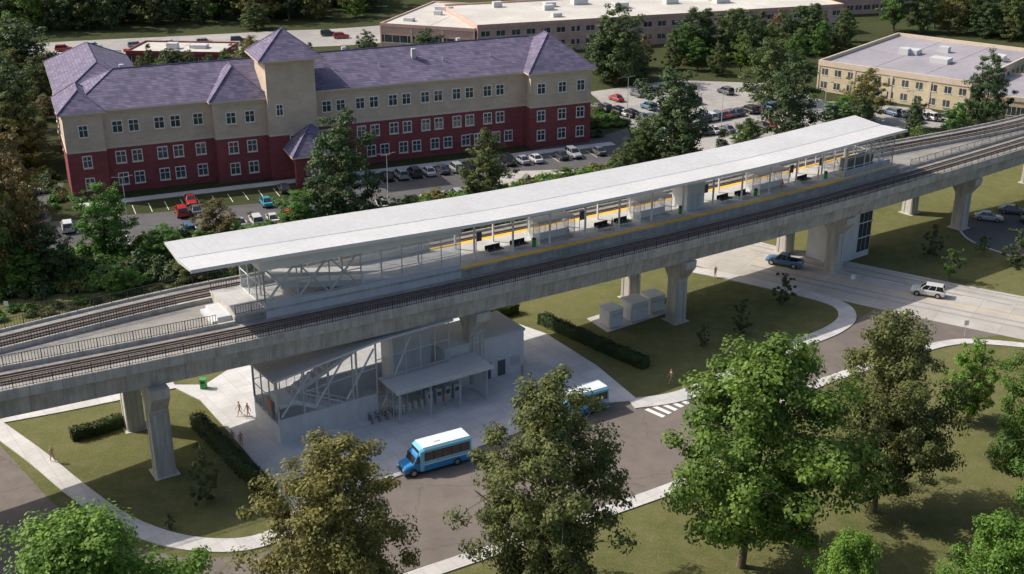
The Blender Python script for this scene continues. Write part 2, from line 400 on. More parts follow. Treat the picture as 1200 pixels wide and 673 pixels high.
for a,b in((S0,-32.02),(77.02,S1)):
    mb.sweep(lambda s:[(5.2,-.05),(5.2,-.6),(foff(s)-5.2,-.6),(foff(s)-5.2,-.05)],a,b,3)
    for o in(lambda s:5.0,lambda s:foff(s)-5.0):
        mb.sweep(lambda s:[(o(s)-.15,.002),(o(s)-.15,.45),(o(s)+.15,.45),(o(s)+.15,.002)],a,b,3,1)
vobj(mb,'middle_slab',[m_mid,m_conc],via)
mb=MB()
for c in(lambda s:2.55,lambda s:foff(s)-2.55):
    mb.sweep(lambda s:[(c(s)-2.2,.006),(c(s)+2.2,.006)],S0,S1,3,0,closed=False)
    for o in(-.75,.75):
        mb.sweep(lambda s:[(c(s)+o-.32,.008),(c(s)+o-.32,.16),(c(s)+o+.32,.16),(c(s)+o+.32,.008)],S0,S1,3,1)
        mb.sweep(lambda s:[(c(s)+o-.05,.16),(c(s)+o-.05,.30),(c(s)+o+.05,.30),(c(s)+o+.05,.16)],S0,S1,3,2)
    mb.sweep(lambda s:[(c(s)-.25,.01),(c(s)-.25,.07),(c(s)+.25,.07),(c(s)+.25,.01)],S0,S1,3,3)
vobj(mb,'track',[m_slab,m_bal,m_rail,m_bal],via)
def railing(mb,s0,s1,of,zb,h,step=.32,m=0,top=.05,rp=.02):
    for zz in(h,h*.12):
        mb.sweep(lambda s:[(of(s)-top/2,zb+zz-top),(of(s)-top/2,zb+zz),(of(s)+top/2,zb+zz),(of(s)+top/2,zb+zz-top)],s0,s1,3,m)
    n=int((s1-s0)/step)
    for i in range(n+1):
        s=s0+i*step; r=.05 if i%6==0 else rp
        p=VZ(s,of(s),zb); mb.cyl(p,p+Vector((0,0,h)),r,r,4,m,False)
mb=MB()
railing(mb,S0,S1,lambda s:-.12,.28,1.05,.3,rp=.024)
railing(mb,S0,S1,lambda s:foff(s)+.12,.28,1.05)
vobj(mb,'edge_railing',[m_black],via,recalc=False)
mb=MB()
railing(mb,S0,-34,lambda s:5.0,.45,1.1,.3,rp=.03); railing(mb,S0,-36,lambda s:foff(s)-5.0,.45,1.1,.3,rp=.03)
railing(mb,80,S1,lambda s:5.0,.45,.9,.36); railing(mb,80,S1,lambda s:foff(s)-5.0,.45,.9,.36)
vobj(mb,'track_fence',[m_black],via,recalc=False)
def pier(s,off,w=1.9):
    zt=zd(s)-3.15; x,y,tx,ty=frame(s); O=V(s,off,0)
    def T(a,b,z): return Vector((O.x+tx*a-ty*b,O.y+ty*a+tx*b,z))
    prof=[(1.0,-.3),(.88,zt-3.4),(.95,zt-2.9),(2.35,zt-1.1),(2.45,zt-.02)]
    pts=[(o,z) for o,z in prof]+[(-o,z) for o,z in prof[::-1]]
    mb=MB(); n=len(pts); h=w/2
    vs=[T(-h,o,z) for o,z in pts]+[T(h,o,z) for o,z in pts]
    fs=[(i,(i+1)%n,n+(i+1)%n,n+i) for i in range(n)]+[tuple(range(n)),tuple(range(n,2*n))[::-1]]
    mb.add(vs,fs,0)
    for sg in(-1,1):
        for o in(-.62,.62): mb.box((sg*h-.06,o-.2,0),(sg*h+.06,o+.2,zt-3.2),0,T)
    for a in(-.55,.55): mb.box((a-.2,-1.04,0),(a+.2,-.86,zt-3.4),0,T)
    mb.box((-1.3,-1.35,-.1),(1.3,1.35,.06),0,T)
    return mb.build('viaduct_pier',[m_conc2])
for s in(-78,-42,-3.5,29,61,93,125,160):
    pier(s,2.3 if s<-20 else 3.1); pier(s,foff(s)-(5.2 if -40<s<80 else 2.8))

# ------------------------------------------------------------------ station platform
st=empty('station_platform',V(0,0,0))
mb=MB()
PN,PF=4.85,13.1
mb.sweep(lambda s:[(PN,1.1),(PN,.85),(PN+.35,.85),(PN+.35,-.9),(PF-.35,-.9),(PF-.35,.85),(PF,.85),(PF,1.1)],-32,77,3,0)
mb.sweep(lambda s:[(PN+.005,1.104),(PF-.005,1.104)],-31.9,76.9,3,1,closed=False)
for a,b in((PN+.02,PN+.8),(PF-.8,PF-.02)):
    mb.sweep(lambda s:[(a,1.109),(b,1.109)],-4,76,3,2,closed=False)
vobj(mb,'platform_slab',[m_conc,m_plat,m_yel],st)
def cdz(s): return .75*(1-smooth(-36,10,s))+.35*smooth(40,78,s)
mb=MB()
CN,CF,CE=3.7,13.5,76.0
def cprof(s):
    d=cdz(s); n=CN; f=CF-.7*(1-smooth(-38,-10,s))
    return [(n,6.45+d),(n+.02,6.72+d),(n+4.6,6.5+d),(f-.02,6.95+d),(f,6.7+d),(n+4.6,6.05+d)]
mb.sweep(cprof,-36.5,CE,2.9,0)
s=-36.3
while s<CE-.3:
    f=cprof(s)
    for a,b in((f[1],f[2]),(f[2],f[3])):
        p=VZ(s,a[0]+.03,a[1]); q=VZ(s,b[0]-.03,b[1]); p2=VZ(s+.04,a[0]+.03,a[1]); q2=VZ(s+.04,b[0]-.03,b[1])
        u=Vector((0,0,.03)); mb.hexa([p,p2,q2,q,p+u,p2+u,q2+u,q+u],2)
    s+=1.2
mb.sweep(lambda s:[(CN-.06,6.38+cdz(s)),(CN-.06,6.78+cdz(s)),(CN-.01,6.78+cdz(s)),(CN-.01,6.38+cdz(s))],-36.6,CE+.1,2.9,1)
mb.sweep(lambda s:[(CN+4.5,6.5+cdz(s)),(CN+4.5,6.54+cdz(s)),(CN+4.75,6.54+cdz(s)),(CN+4.75,6.5+cdz(s))],-36.4,CE-.1,2.9,2)
vobj(mb,'canopy_roof',[m_roofw,m_wht,m_gry],st)
mb=MB()
s=-1.0
while s<CE-1:
    d=cdz(s)
    for o in(6.7,11.2):
        a=VZ(s,o,1.1); mb.beam(a,a+Vector((0,0,5.0+d)),.2,.2,0)
    mb.beam(VZ(s,4.0,6.3+d),VZ(s,8.2,5.95+d),.13,.2,0); mb.beam(VZ(s,8.2,5.95+d),VZ(s,13.2,6.5+d),.13,.2,0)
    s+=5.6
for o in(6.7,11.2):
    mb.sweep(lambda s:[(o-.12,5.75+cdz(s)),(o-.12,6.0+cdz(s)),(o+.12,6.0+cdz(s)),(o+.12,5.75+cdz(s))],-4,75.5,3,0)
vobj(mb,'canopy_frame',[m_wht],st)
def screen(mb,s0,s1,o,z0,z1,step,rails=(),mg=1,mf=0,w=.07,diag=False):
    n=max(1,round((s1-s0)/step))
    for i in range(n+1):
        s=s0+(s1-s0)*i/n; mb.beam(VZ(s,o,z0(s)),VZ(s,o,z1(s)),w,w,mf)
    for i in range(n):
        a=s0+(s1-s0)*i/n; b=s0+(s1-s0)*(i+1)/n
        mb.add([VZ(a,o,z0(a)),VZ(b,o,z0(b)),VZ(b,o,z1(b)),VZ(a,o,z1(a))],[(0,1,2,3)],mg)
        for fr in(0,1)+tuple(rails):
            mb.beam(VZ(a,o,z0(a)*(1-fr)+z1(a)*fr),VZ(b,o,z0(b)*(1-fr)+z1(b)*fr),w*.8,w,mf)
def screen_x(mb,s,o0,o1,z0,z1,n,rails=(),mg=1,mf=0,w=.07):
    for i in range(n+1):
        o=o0+(o1-o0)*i/n; mb.beam(VZ(s,o,z0),VZ(s,o,z1),w,w,mf)
    for i in range(n):
        a=o0+(o1-o0)*i/n; b=o0+(o1-o0)*(i+1)/n
        mb.add([VZ(s,a,z0),VZ(s,b,z0),VZ(s,b,z1),VZ(s,a,z1)],[(0,1,2,3)],mg)
        for fr in(0,1)+tuple(rails):
            z=z0*(1-fr)+z1*fr; mb.beam(VZ(s,a,z),VZ(s,b,z),w*.8,w,mf)
mb=MB()
SA,SB=-28.5,-4
mb.sweep(lambda s:[(4.9,-.7),(4.9,1.9-.3*smooth(-31,-20,s)),(5.15,1.9-.3*smooth(-31,-20,s)),(5.15,-.7)],SA,SB,3,3)
mb.sweep(lambda s:[(12.3,1.11),(12.3,2.0),(12.45,2.0),(12.45,1.11)],SA,SB,3,3)
screen(mb,SA,-17,5.0,lambda s:1.8,lambda s:5.6,3.8,(.5,),mg=1,w=.12)
screen(mb,-17,SB,5.0,lambda s:1.62,lambda s:5.6,2.6,(.33,.66),mg=2,w=.08)
screen(mb,SA,SB,12.4,lambda s:2.0,lambda s:5.9,4.2,(.5,),mg=1,w=.1)
screen_x(mb,SA,5.0,12.4,1.11,5.7,3,(.5,),w=.12)
mb.sweep(lambda s:[(4.75,5.55),(4.75,6.3+cdz(s)),(8.3,5.98+cdz(s)),(12.3,6.4+cdz(s)),(12.3,5.9)],SA-.4,SB,3,4)
for i in range(3):
    a=SA+.3+i*3.8
    mb.beam(VZ(a,5.4,1.6),VZ(a+3.5,5.4,5.5),.22,.2,4); mb.beam(VZ(a+3.5,5.4,1.6),VZ(a,5.4,5.5),.14,.2,4)
for sg in(6.4,9.4):
    mb.hexa([VZ(-26,sg,2.6),VZ(-8,sg,-.6),VZ(-8,sg+1.8,-.6),VZ(-26,sg+1.8,2.6),VZ(-26,sg,3.2),VZ(-8,sg,.4),VZ(-8,sg+1.8,.4),VZ(-26,sg+1.8,3.2)],4)
for i in range(5):
    a=SA+1+i*5
    mb.beam(VZ(a,9,1.1),VZ(a,9,5.6),.16,.16,0); mb.beam(VZ(a,5.2,5.3),VZ(a,12.2,5.3),.12,.1,0)
mb.box((0,0,0),(1,1,1),3,lambda x,y,z:VZ(-33.6+1.58*x,6+4*y,-.02+.75*z))
mb.box((0,0,0),(1,1,1),3,lambda x,y,z:VZ(-34.2+.58*x,6+4*y,-.02+.4*z))
vobj(mb,'stair_house',[m_gry,m_glass,m_frost,m_pan,m_wht],st,recalc=False)
mb=MB(); railing(mb,-31.9,SA-.1,lambda s:5.0,1.1,1.05,.3); railing(mb,-31.9,SA-.1,lambda s:12.8,1.1,1.05,.3); vobj(mb,'landing_railing',[m_black],st,recalc=False)
def bench(s,o):
    mb=MB(); x,y,tx,ty=frame(s); O=VZ(s,o,1.11)
    def T(a,b,z): return Vector((tx*a-ty*b,ty*a+tx*b,z))
    mb.box((-1.1,-.25,.42),(1.1,.25,.48),0,T); mb.box((-1.1,.22,.48),(1.1,.27,.92),0,T); mb.box((-1.1,-.8,.42),(1.1,-.3,.48),0,T)
    for a in(-1,0,1):
        mb.box((a-.04,-.7,0),(a+.04,-.62,.42),1,T); mb.box((a-.04,.15,0),(a+.04,.23,.42),1,T); mb.box((a-.03,-.27,.48),(a+.03,-.22,.7),1,T)
    ob=mb.build('platform_bench',[m_black,m_gry]); ob.location=O
for s in(2.5,6.2,19.5,22.8,41.5,45,58): bench(s,7.9)
def shelter(s0,s1):
    mb=MB()
    mb.sweep(lambda s:[(8.5,1.11),(8.5,2.0),(8.7,2.0),(8.7,1.11)],s0,s1,3,1)
    screen(mb,s0,s1,8.6,lambda s:2.0,lambda s:3.7,1.7,(.55,),mg=2,w=.06)
    for s in(s0,s1): screen_x(mb,s,7.2,10.0,1.15,3.7,2,(.4,),mg=2,w=.06)
    mb.sweep(lambda s:[(7.6,3.75),(7.6,3.9),(9.6,3.9),(9.6,3.75)],s0-.2,s1+.2,3,0)
    mb.build('wind_screen',[m_wht,m_wht,m_frost],recalc=False)
for a,b in((9,14.5),(25.5,31),(48,54)): shelter(a,b)
mb=MB(); mb.sweep(lambda s:[(7.4,1.11),(7.4,5.9),(10.4,5.9),(10.4,1.11)],34,37.2,3,0)
for s in(34.6,35.7): mb.sweep(lambda q:[(7.38,1.2),(7.38,3.4)],s,s+.8,1,1,closed=False)
mb.build('lift_shaft',[m_pan,m_gry])
mb=MB()
screen(mb,64,75.5,5.3,lambda s:1.12,lambda s:5.7,2.3,(.33,.66),mg=1,w=.1)
screen(mb,64,75.5,12.6,lambda s:1.12,lambda s:5.7,2.3,(.33,.66),mg=1,w=.1)
screen_x(mb,75.5,5.3,12.6,1.12,5.7,3,(.33,.66),w=.1); screen_x(mb,64,5.3,9,1.12,4.2,2,(.5,),w=.08)
mb.sweep(lambda s:[(5.35,1.12),(5.35,2.2),(5.5,2.2),(5.5,1.12)],64,75,3,2)
for i in range(4): mb.beam(VZ(65+i*3,6,1.2),VZ(67+i*3,11,4.9),.12,.1,0)
mb.sweep(lambda s:[(7,1.11),(7,3.0),(8.5,3.0),(8.5,1.11)],67,73,3,3)
mb.build('end_stair_enclosure',[m_wht,m_glass,m_pan,m_dkp],recalc=False)
for s in(0.6,16.5,38.5,56,62.5):
    mb=MB(); p=VZ(s,8.8,1.11); mb.cyl((0,0,0),(0,0,2.6),.05,.05,6,0); q=VZ(s+.8,8.8,1.11)-p; z=Vector((0,0,0))
    e=Vector((0,.06,0)); u1,u2=Vector((0,0,1.4)),Vector((0,0,2.6)); mb.hexa([z+u1,q+u1,q+e+u1,e+u1,z+u2,q+u2,q+e+u2,e+u2],1)
    mb.build('information_sign',[m_gry,m_dkp]).location=p
for s in(8,32.5,47,62):
    mb=MB(); mb.cyl((0,0,0),(0,0,.95),.26,.3,12,0); mb.cyl((0,0,.95),(0,0,1.1),.32,.2,12,1); mb.build('litter_bin',[m_green,m_black]).location=VZ(s,7.0,1.11)

# ------------------------------------------------------------------ ground station house (under viaduct)
gh=empty('station_entrance_building',V(-17,2,0))
xg,yg,txg,tyg=frame(-15)
OG=V(-15,0.5,0)
def GT(a,b,z): return Vector((OG.x+txg*(a+15)-tyg*b,OG.y+tyg*(a+15)+txg*b,z))
mb=MB()
def gscreen(mb,A,B,z0a,z0b,z1a,z1b,n,rails,mg=1,mf=0,w=.1):
    for i in range(n+1):
        f=i/n; a=A[0]+(B[0]-A[0])*f; b=A[1]+(B[1]-A[1])*f
        mb.beam(GT(a,b,z0a+(z0b-z0a)*f),GT(a,b,z1a+(z1b-z1a)*f),w,w,mf)
    for i in range(n):
        f=i/n; g=(i+1)/n
        a0,b0=A[0]+(B[0]-A[0])*f,A[1]+(B[1]-A[1])*f; a1,b1=A[0]+(B[0]-A[0])*g,A[1]+(B[1]-A[1])*g
        zl0,zl1=z0a+(z0b-z0a)*f,z0a+(z0b-z0a)*g; zh0,zh1=z1a+(z1b-z1a)*f,z1a+(z1b-z1a)*g
        mb.add([GT(a0,b0,zl0),GT(a1,b1,zl1),GT(a1,b1,zh1),GT(a0,b0,zh0)],[(0,1,2,3)],mg)
        for r in(0,1)+tuple(rails):
            mb.beam(GT(a0,b0,zl0*(1-r)+zh0*r),GT(a1,b1,zl1*(1-r)+zh1*r),w*.8,w,mf)
A0,A1=-29.5,-8.02; B0,B1=.6,7.9; AM=-17.5; ZL,ZM,ZR=7.9,9.6,9.9
mb.box((A0,B0,0),(AM,B0+.3,3.0),2,GT)
mb.box((A0,B0+.3,0),(A0+.3,B1-.3,2.2),2,GT)
mb.box((A0,B1-.3,0),(A1,B1,3.0),2,GT)
gscreen(mb,(A0+.1,B0+.1),(AM,B0+.1),3.0,3.0,ZL,ZM,4,(.5,),1,0,.13)
gscreen(mb,(AM,B0+.1),(A1,B0+.1),.1,.1,ZM,ZR,5,(.25,.5,.75),1,0,.1)
gscreen(mb,(A0+.1,B0+.1),(A0+.1,B1-.1),2.2,2.2,ZL,7.2,3,(.5,),1,0,.12)
gscreen(mb,(A0,B1-.1),(A1,B1-.1),3,3,7.2,ZR-.5,7,(.5,),1,0,.1)
t=.25
mb.hexa([GT(A0-.5,B0-.5,ZL),GT(AM,B0-.5,ZM),GT(AM,B1+.4,ZM-.6),GT(A0-.5,B1+.4,7.3),GT(A0-.5,B0-.5,ZL+t),GT(AM,B0-.5,ZM+t),GT(AM,B1+.4,ZM-.6+t),GT(A0-.5,B1+.4,7.3+t)],3)
mb.hexa([GT(AM+.01,B0-.5,ZM),GT(A1+.3,B0-.5,ZR),GT(A1+.3,B1+.4,ZR-.6),GT(AM+.01,B1+.4,ZM-.6),GT(AM+.01,B0-.5,ZM+t),GT(A1+.3,B0-.5,ZR+t),GT(A1+.3,B1+.4,ZR-.6+t),GT(AM+.01,B1+.4,ZM-.6+t)],3)
def flight(a0,z0,a1,z1,b0,b1):
    mb.hexa([GT(a0,b0,z0-.5),GT(a1,b0,z1-.5),GT(a1,b1,z1-.5),GT(a0,b1,z0-.5),GT(a0,b0,z0),GT(a1,b0,z1),GT(a1,b1,z1),GT(a0,b1,z0)],6)
    n=int(abs(z1-z0)/.34)
    for i in range(n):
        f=i/n; a=a0+(a1-a0)*f; z=z0+(z1-z0)*f; d=(a1-a0)/n
        mb.box((min(a,a+d),b0+.05,z),(max(a,a+d),b1-.05,z+.26),2,GT)
    for b in(b0,b1):
        mb.beam(GT(a0,b,z0+1.1),GT(a1,b,z1+1.1),.1,.08,6)
        for i in range(9):
            f=i/8; a=a0+(a1-a0)*f; z=z0+(z1-z0)*f; mb.beam(GT(a,b,z),GT(a,b,z+1.1),.05,.04,6)
flight(-18.3,.2,-27,4.6,1.1,2.7); flight(-26.8,4.6,-18.5,8.3,3.0,4.6)
mb.box((-29,1.1,4.2),(-27,4.8,4.6),6,GT)
for i in range(3):
    a=A0+.5+i*3.9; mb.beam(GT(a,.95,3.2),GT(a+3.6,.95,7.6+i*.5),.2,.2,6)
mb.beam(GT(-17.2,.95,.3),GT(-12.9,.95,9.0),.16,.16,6)
for a in(-28,-23,-18,-13,-9.5): mb.beam(GT(a,5,0),GT(a,5,8.0),.2,.2,6)
mb.box((-14,3.4,0),(-9,6.5,8.6),2,GT)
mb.box((A0+.35,B0+.35,.13),(AM,B1-.35,.2),2,GT)
mb.box((-8,1.9,0),(3.2,8.1,5.4),2,GT); mb.box((-8.15,1.75,5.4),(3.35,8.25,5.65),3,GT)
mb.box((-.6,1.86,0),(.5,1.9,2.2),4,GT); mb.box((-3.6,1.84,.02),(-1.6,1.9,2.3),4,GT)
for i in range(7): mb.box((1.2,1.84,1.0+i*.2),(2.6,1.9,1.1+i*.2),0,GT)
mb.box((-16.8,-2.8,4.15),(-4.2,1.6,4.5),3,GT); mb.box((-16.9,-2.9,4.1),(-4.1,-2.8,4.58),2,GT)
for a in(-16.2,-12.3,-8.4,-4.8):
    mb.beam(GT(a,-2.4,.13),GT(a,-2.4,4.15),.16,.16,0); mb.beam(GT(a,-2.4,3.9),GT(a,.6,3.9),.1,.1,0)
gscreen(mb,(-16.4,-2.5),(-16.4,.5),.2,.2,4.0,4.0,2,(.5,),1,0,.09)
gscreen(mb,(-4.8,-2.5),(-4.8,.5),.2,.2,4.0,4.0,2,(.5,),5,0,.09)
for a in(-11.6,-10.4,-9.2,-8.0): mb.box((a,-.3,.13),(a+.75,.35,1.95),0,GT); mb.box((a+.12,-.34,1.1),(a+.6,-.3,1.6),4,GT)
for k in range(5): mb.box((-15.6+k*.8,-.2,.13),(-15.3+k*.8,.3,1.1),2,GT)
vobj(mb,'shell',[m_gry,m_glass,m_pan,m_roofw,m_dkp,m_frost,m_brt],gh,recalc=False)
mb=MB(); mb.box((A0-.05,2.2,2.5),(A0-.02,3.6,5.0),0,GT); mb.box((A0-.07,2.4,3.8),(A0-.05,3.4,4.6),1,GT); vobj(mb,'poster_case',[m_dkp,m_orange],gh)
mb=MB(); O2=V(67.5,0,0); x2,y2,t2x,t2y=frame(67.5)
def G2(a,b,z): return Vector((O2.x+t2x*a-t2y*b,O2.y+t2y*a+t2x*b,z))
mb.box((-5,4.2,0),(3.2,9.6,7.4),0,G2); mb.hexa([G2(-5,4.2,7.4),G2(3.2,4.2,7.4),G2(3.2,9.6,7.4),G2(-5,9.6,7.4),G2(-3,4.2,8.9),G2(3.2,4.2,8.9),G2(3.2,9.6,8.9),G2(-3,9.6,8.9)],0)
for i in range(3): mb.box((.2+i*1.0,4.14,1.0),(1.05+i*1.0,4.2,8.2),1,G2)
for i in range(5): mb.box((3.2,4.6+i,1.0),(3.26,5.45+i,8.4),1,G2)
for z in(3.2,5.6): mb.box((.1,4.08,z),(3.3,4.14,z+.15),2,G2); mb.box((3.27,4.2,z),(3.34,9.6,z+.15),2,G2)
mb.build('lift_tower',[m_pan,m_win,m_wht])

# ------------------------------------------------------------------ hotel
ho=empty('hotel_building',HO)
def hobj(mb,name,mats): return vobj(mb,name,mats,ho)
EV=15.0; HL=99.0
walls=MB(); roofs=MB(); wins=MB()
def mass(u0,u1,w0,w1,ze,split=8.4,lowmat=1):
    walls.box((u0,w0,-.2),(u1,w1,split),lowmat,HT); walls.box((u0,w0,split),(u1,w1,ze),0,HT)
    walls.box((u0-.08,w0-.08,split-.18),(u1+.08,w1+.08,split+.18),2,HT)
    walls.box((u0-.12,w0-.12,ze-.55),(u1+.12,w1+.12,ze-.06),2,HT)
def hip(u0,u1,w0,w1,z,rise,ov=.8):
    u0-=ov;u1+=ov;w0-=ov;w1+=ov
    du,dw=u1-u0,w1-w0
    if abs(du-dw)<.01: r=[((u0+u1)/2,(w0+w1)/2)]*2
    elif du>dw: r=[(u0+dw/2,(w0+w1)/2),(u1-dw/2,(w0+w1)/2)]
    else: r=[((u0+u1)/2,w0+du/2),((u0+u1)/2,w1-du/2)]
    base=[HT(u0,w0,z),HT(u1,w0,z),HT(u1,w1,z),HT(u0,w1,z)]; fb=[p+Vector((0,0,.28)) for p in base]
    roofs.add(base+fb,[(3,2,1,0),(0,1,5,4),(1,2,6,5),(2,3,7,6),(3,0,4,7)],1)
    R0=HT(r[0][0],r[0][1],z+.28+rise); R1=HT(r[1][0],r[1][1],z+.28+rise)
    if du>=dw: roofs.add(fb+[R0,R1],[(0,1,5,4),(1,2,5),(2,3,4,5),(3,0,4)],0)
    else: roofs.add(fb+[R0,R1],[(0,1,4),(1,2,5,4),(2,3,5),(3,0,4,5)],0)
    for a_,b_ in((0,R0),(3,R0),(1,R1),(2,R1)) if du>=dw else ((0,R0),(1,R0),(2,R1),(3,R1)): roofs.cyl(fb[a_]+Vector((0,0,.03)),b_+Vector((0,0,.03)),.12,.12,5,2)
    if (R1-R0).length>.1: roofs.cyl(R0+Vector((0,0,.04)),R1+Vector((0,0,.04)),.14,.14,5,2)
mass(0,HL,0,17,EV)
mass(24,33.5,-1.8,6,EV-.01)
mass(33.5,42.5,-3.4,6,22)
mass(86,HL+.4,-2.5,6,EV-.02)
mass(-1.0,14,10,46,EV-.015)
mass(-1.6,5,-1.2,12,EV-.03)
hip(0,HL,0,17,EV,5.2); hip(24,33.5,-1.8,11,EV+.04,5.0); hip(33.5,42.5,-3.4,5.6,22,4.6,1.4); hip(86,HL+.4,-2.5,13,EV+.05,6.2)
hip(-1,14,10,46,EV+.03,4.8); hip(-1.6,5,-1.2,12,EV+.06,3.2)
walls.box((36.5,-9.5,-.2),(38,-8.3,4.19),1,HT); walls.box((43,-9.5,-.2),(44.5,-8.3,4.19),1,HT); walls.box((36.5,-9.5,4.2),(44.5,-3.45,5.6),1,HT)
walls.box((39.6,-3.5,0),(42.2,-3.38,3),2,HT)
hip(36.5,44.5,-10,-2.6,5.6,4.6,.8)
def window(u,w,z,ww=1.7,hh=2.1,face='front'):
    if face=='front': T=lambda a,b,c: HT(u+a,w-b,z+c)
    else: T=lambda a,b,c: HT(w-b,u-a,z+c)
    h2=hh/2; w2=ww/2
    wins.box((-w2,.0,-h2),(w2,.03,h2),1,T)
    for a in(-w2,w2): wins.box((a-.07,.0,-h2-.07),(a+.07,.12,h2+.07),0,T)
    for c in(-h2,h2): wins.box((-w2+.07,.0,c-.08),(w2-.07,.13,c+.08),0,T)
    wins.box((-w2-.15,.0,-h2-.22),(w2+.15,.2,-h2-.09),2,T)
    wins.box((-.05,.0,-h2+.08),(.05,.09,h2-.08),0,T)
    for sg in(-1,1): wins.box((sg*w2*.53-w2*.40,.0,.18),(sg*w2*.53+w2*.40,.08,.27),0,T)
for z in(2.5,6.5,12.0):
    for u in(7.4,10.2,14.6,17.4,21.4): window(u,0,z)
    window(1.6,-1.2,z,1.5)
    for u in(27,30.4): window(u,-1.8,z)
    u=45.2 if z>3 else 47
    while u<84.0:
        window(u,0,z); window(u+2.7,0,z); u+=6.5
    for u in(88.3,92.9,97.0): window(u,-2.5,z,1.7)
    for u in(13,18,23,28,33,38,43): window(u,-1,z,face='left')
window(38,-3.4,6.9,1.6,2.4); window(35.6,-3.4,13,1.2)
hobj(walls,'walls',[m_tan,m_mar,m_belt]); hobj(roofs,'roof',[m_shin,m_belt,m_shin]); hobj(wins,'windows',[m_trim,m_win,m_belt])
mb=MB()
for u,w in((10,12),(52,12),(64,5),(76,12)): mb.box((u,w,EV+1.5),(u+.8,w+.8,EV+5.4),0,HT)
for u in(48,57,70,80): mb.cyl(HT(u,4,EV+2),HT(u,4,EV+3.6),.12,.12,6)
hobj(mb,'roof_vents',[m_gry])

# ------------------------------------------------------------------ background buildings
def block(name,A,B,depth,h,mw,mr,nwin,rows,winw=1.6,winh=1.4,parapet=.7,units=3,z0w=1.2,dz=3.4,band=None,side_n=10):
    A=Vector((*A[:2],0)); B=Vector((*B[:2],0)); d=(B-A); L=d.length; d.normalize(); n=Vector((-d.y,d.x,0))
    T=lambda a,b,z: A+d*a+n*b+Vector((0,0,z))
    par=empty(name,A); mb=MB()
    mb.box((0,0,-.2),(L,depth,h),0,T)
    for (a,b) in(((-.15,-.15),(L+.15,.25)),((-.15,depth-.25),(L+.15,depth+.15)),((-.15,.25),(.25,depth-.25)),((L-.25,.25),(L+.15,depth-.25))):
        mb.box((a[0],a[1],h-.5),(b[0],b[1],h+parapet),1,T)
    npil=max(2,int(L/9))
    for i in range(npil+1):
        a=L*i/npil; mb.box((max(-.1,a-.3),-.12,-.1),(min(L+.1,a+.3),0,h-.52),1,T)
    vobj(mb,'walls',[mw,band or mw],par)
    mb=MB(); mb.add([T(.25,.25,h+.01),T(L-.25,.25,h+.01),T(L-.25,depth-.25,h+.01),T(.25,depth-.25,h+.01)],[(0,1,2,3)],0)
    r=random.Random(len(name)+int(L))
    for i in range(units):
        a=r.uniform(.1,.85)*L; b=r.uniform(.15,.8)*depth; q=r.uniform(1.5,3.5); mb.box((a,b,h+.02),(a+q*1.3,b+q,h+r.uniform(.8,1.8)),1,T)
    for i in range(1,int(L/12)):
        a=L*i/int(L/12); mb.box((a-.05,.3,h+.012),(a+.05,depth-.3,h+.06),0,T)
    vobj(mb,'roof',[mr,m_roofw],par)
    mb=MB()
    for k in range(rows):
        z=z0w+k*dz
        for i in range(nwin):
            a=L*(i+.5)/nwin; mb.box((a-winw/2,-.05,z),(a+winw/2,0,z+winh),0,T); mb.box((a-winw/2-.1,-.09,z-.14),(a+winw/2+.1,0,z-.005),1,T); mb.box((a-.04,-.09,z),(a+.04,-.051,z+winh),1,T)
        for i in range(side_n):
            b=depth*(i+.5)/side_n; mb.box((-.05,b-winw/2,z),(0,b+winw/2,z+winh),0,T); mb.box((L,b-winw/2,z),(L+.05,b+winw/2,z+winh),0,T)
    vobj(mb,'windows',[m_win,m_trim],par)
block('office_building',P(957,106),P(1133,134),46,6.6,m_cream,m_purp,11,2,1.5,1.5,.8,6,.9,3.1,m_belt,14)
block('office_building',P(1142,144)+Vector((3,6,0)),P(1300,154),26,4.6,m_cream,m_purp,14,1,1.6,1.9,.5,4,1.0,3,m_belt)
block('warehouse_building',P(560,66),P(985,38),36,8.0,m_pink,m_flat,26,2,2.4,1.4,.5,10,1.6,3.6,m_pink,12)
block('warehouse_building',P(447,58),P(556,68)+Vector((0,3,0)),40,7.0,m_pink,m_flat,12,1,2.4,2.0,.4,4,2.2,3,m_pink,12)
block('warehouse_building',P(900,22),P(1190,8),50,9,m_pink,m_flat,30,2,2.2,1.5,.5,6,1.4,3.6,m_pink)
block('shed_building',P(150,79),P(262,81),14,4.0,m_mar,m_flat,10,1,1.6,1.6,.4,3)

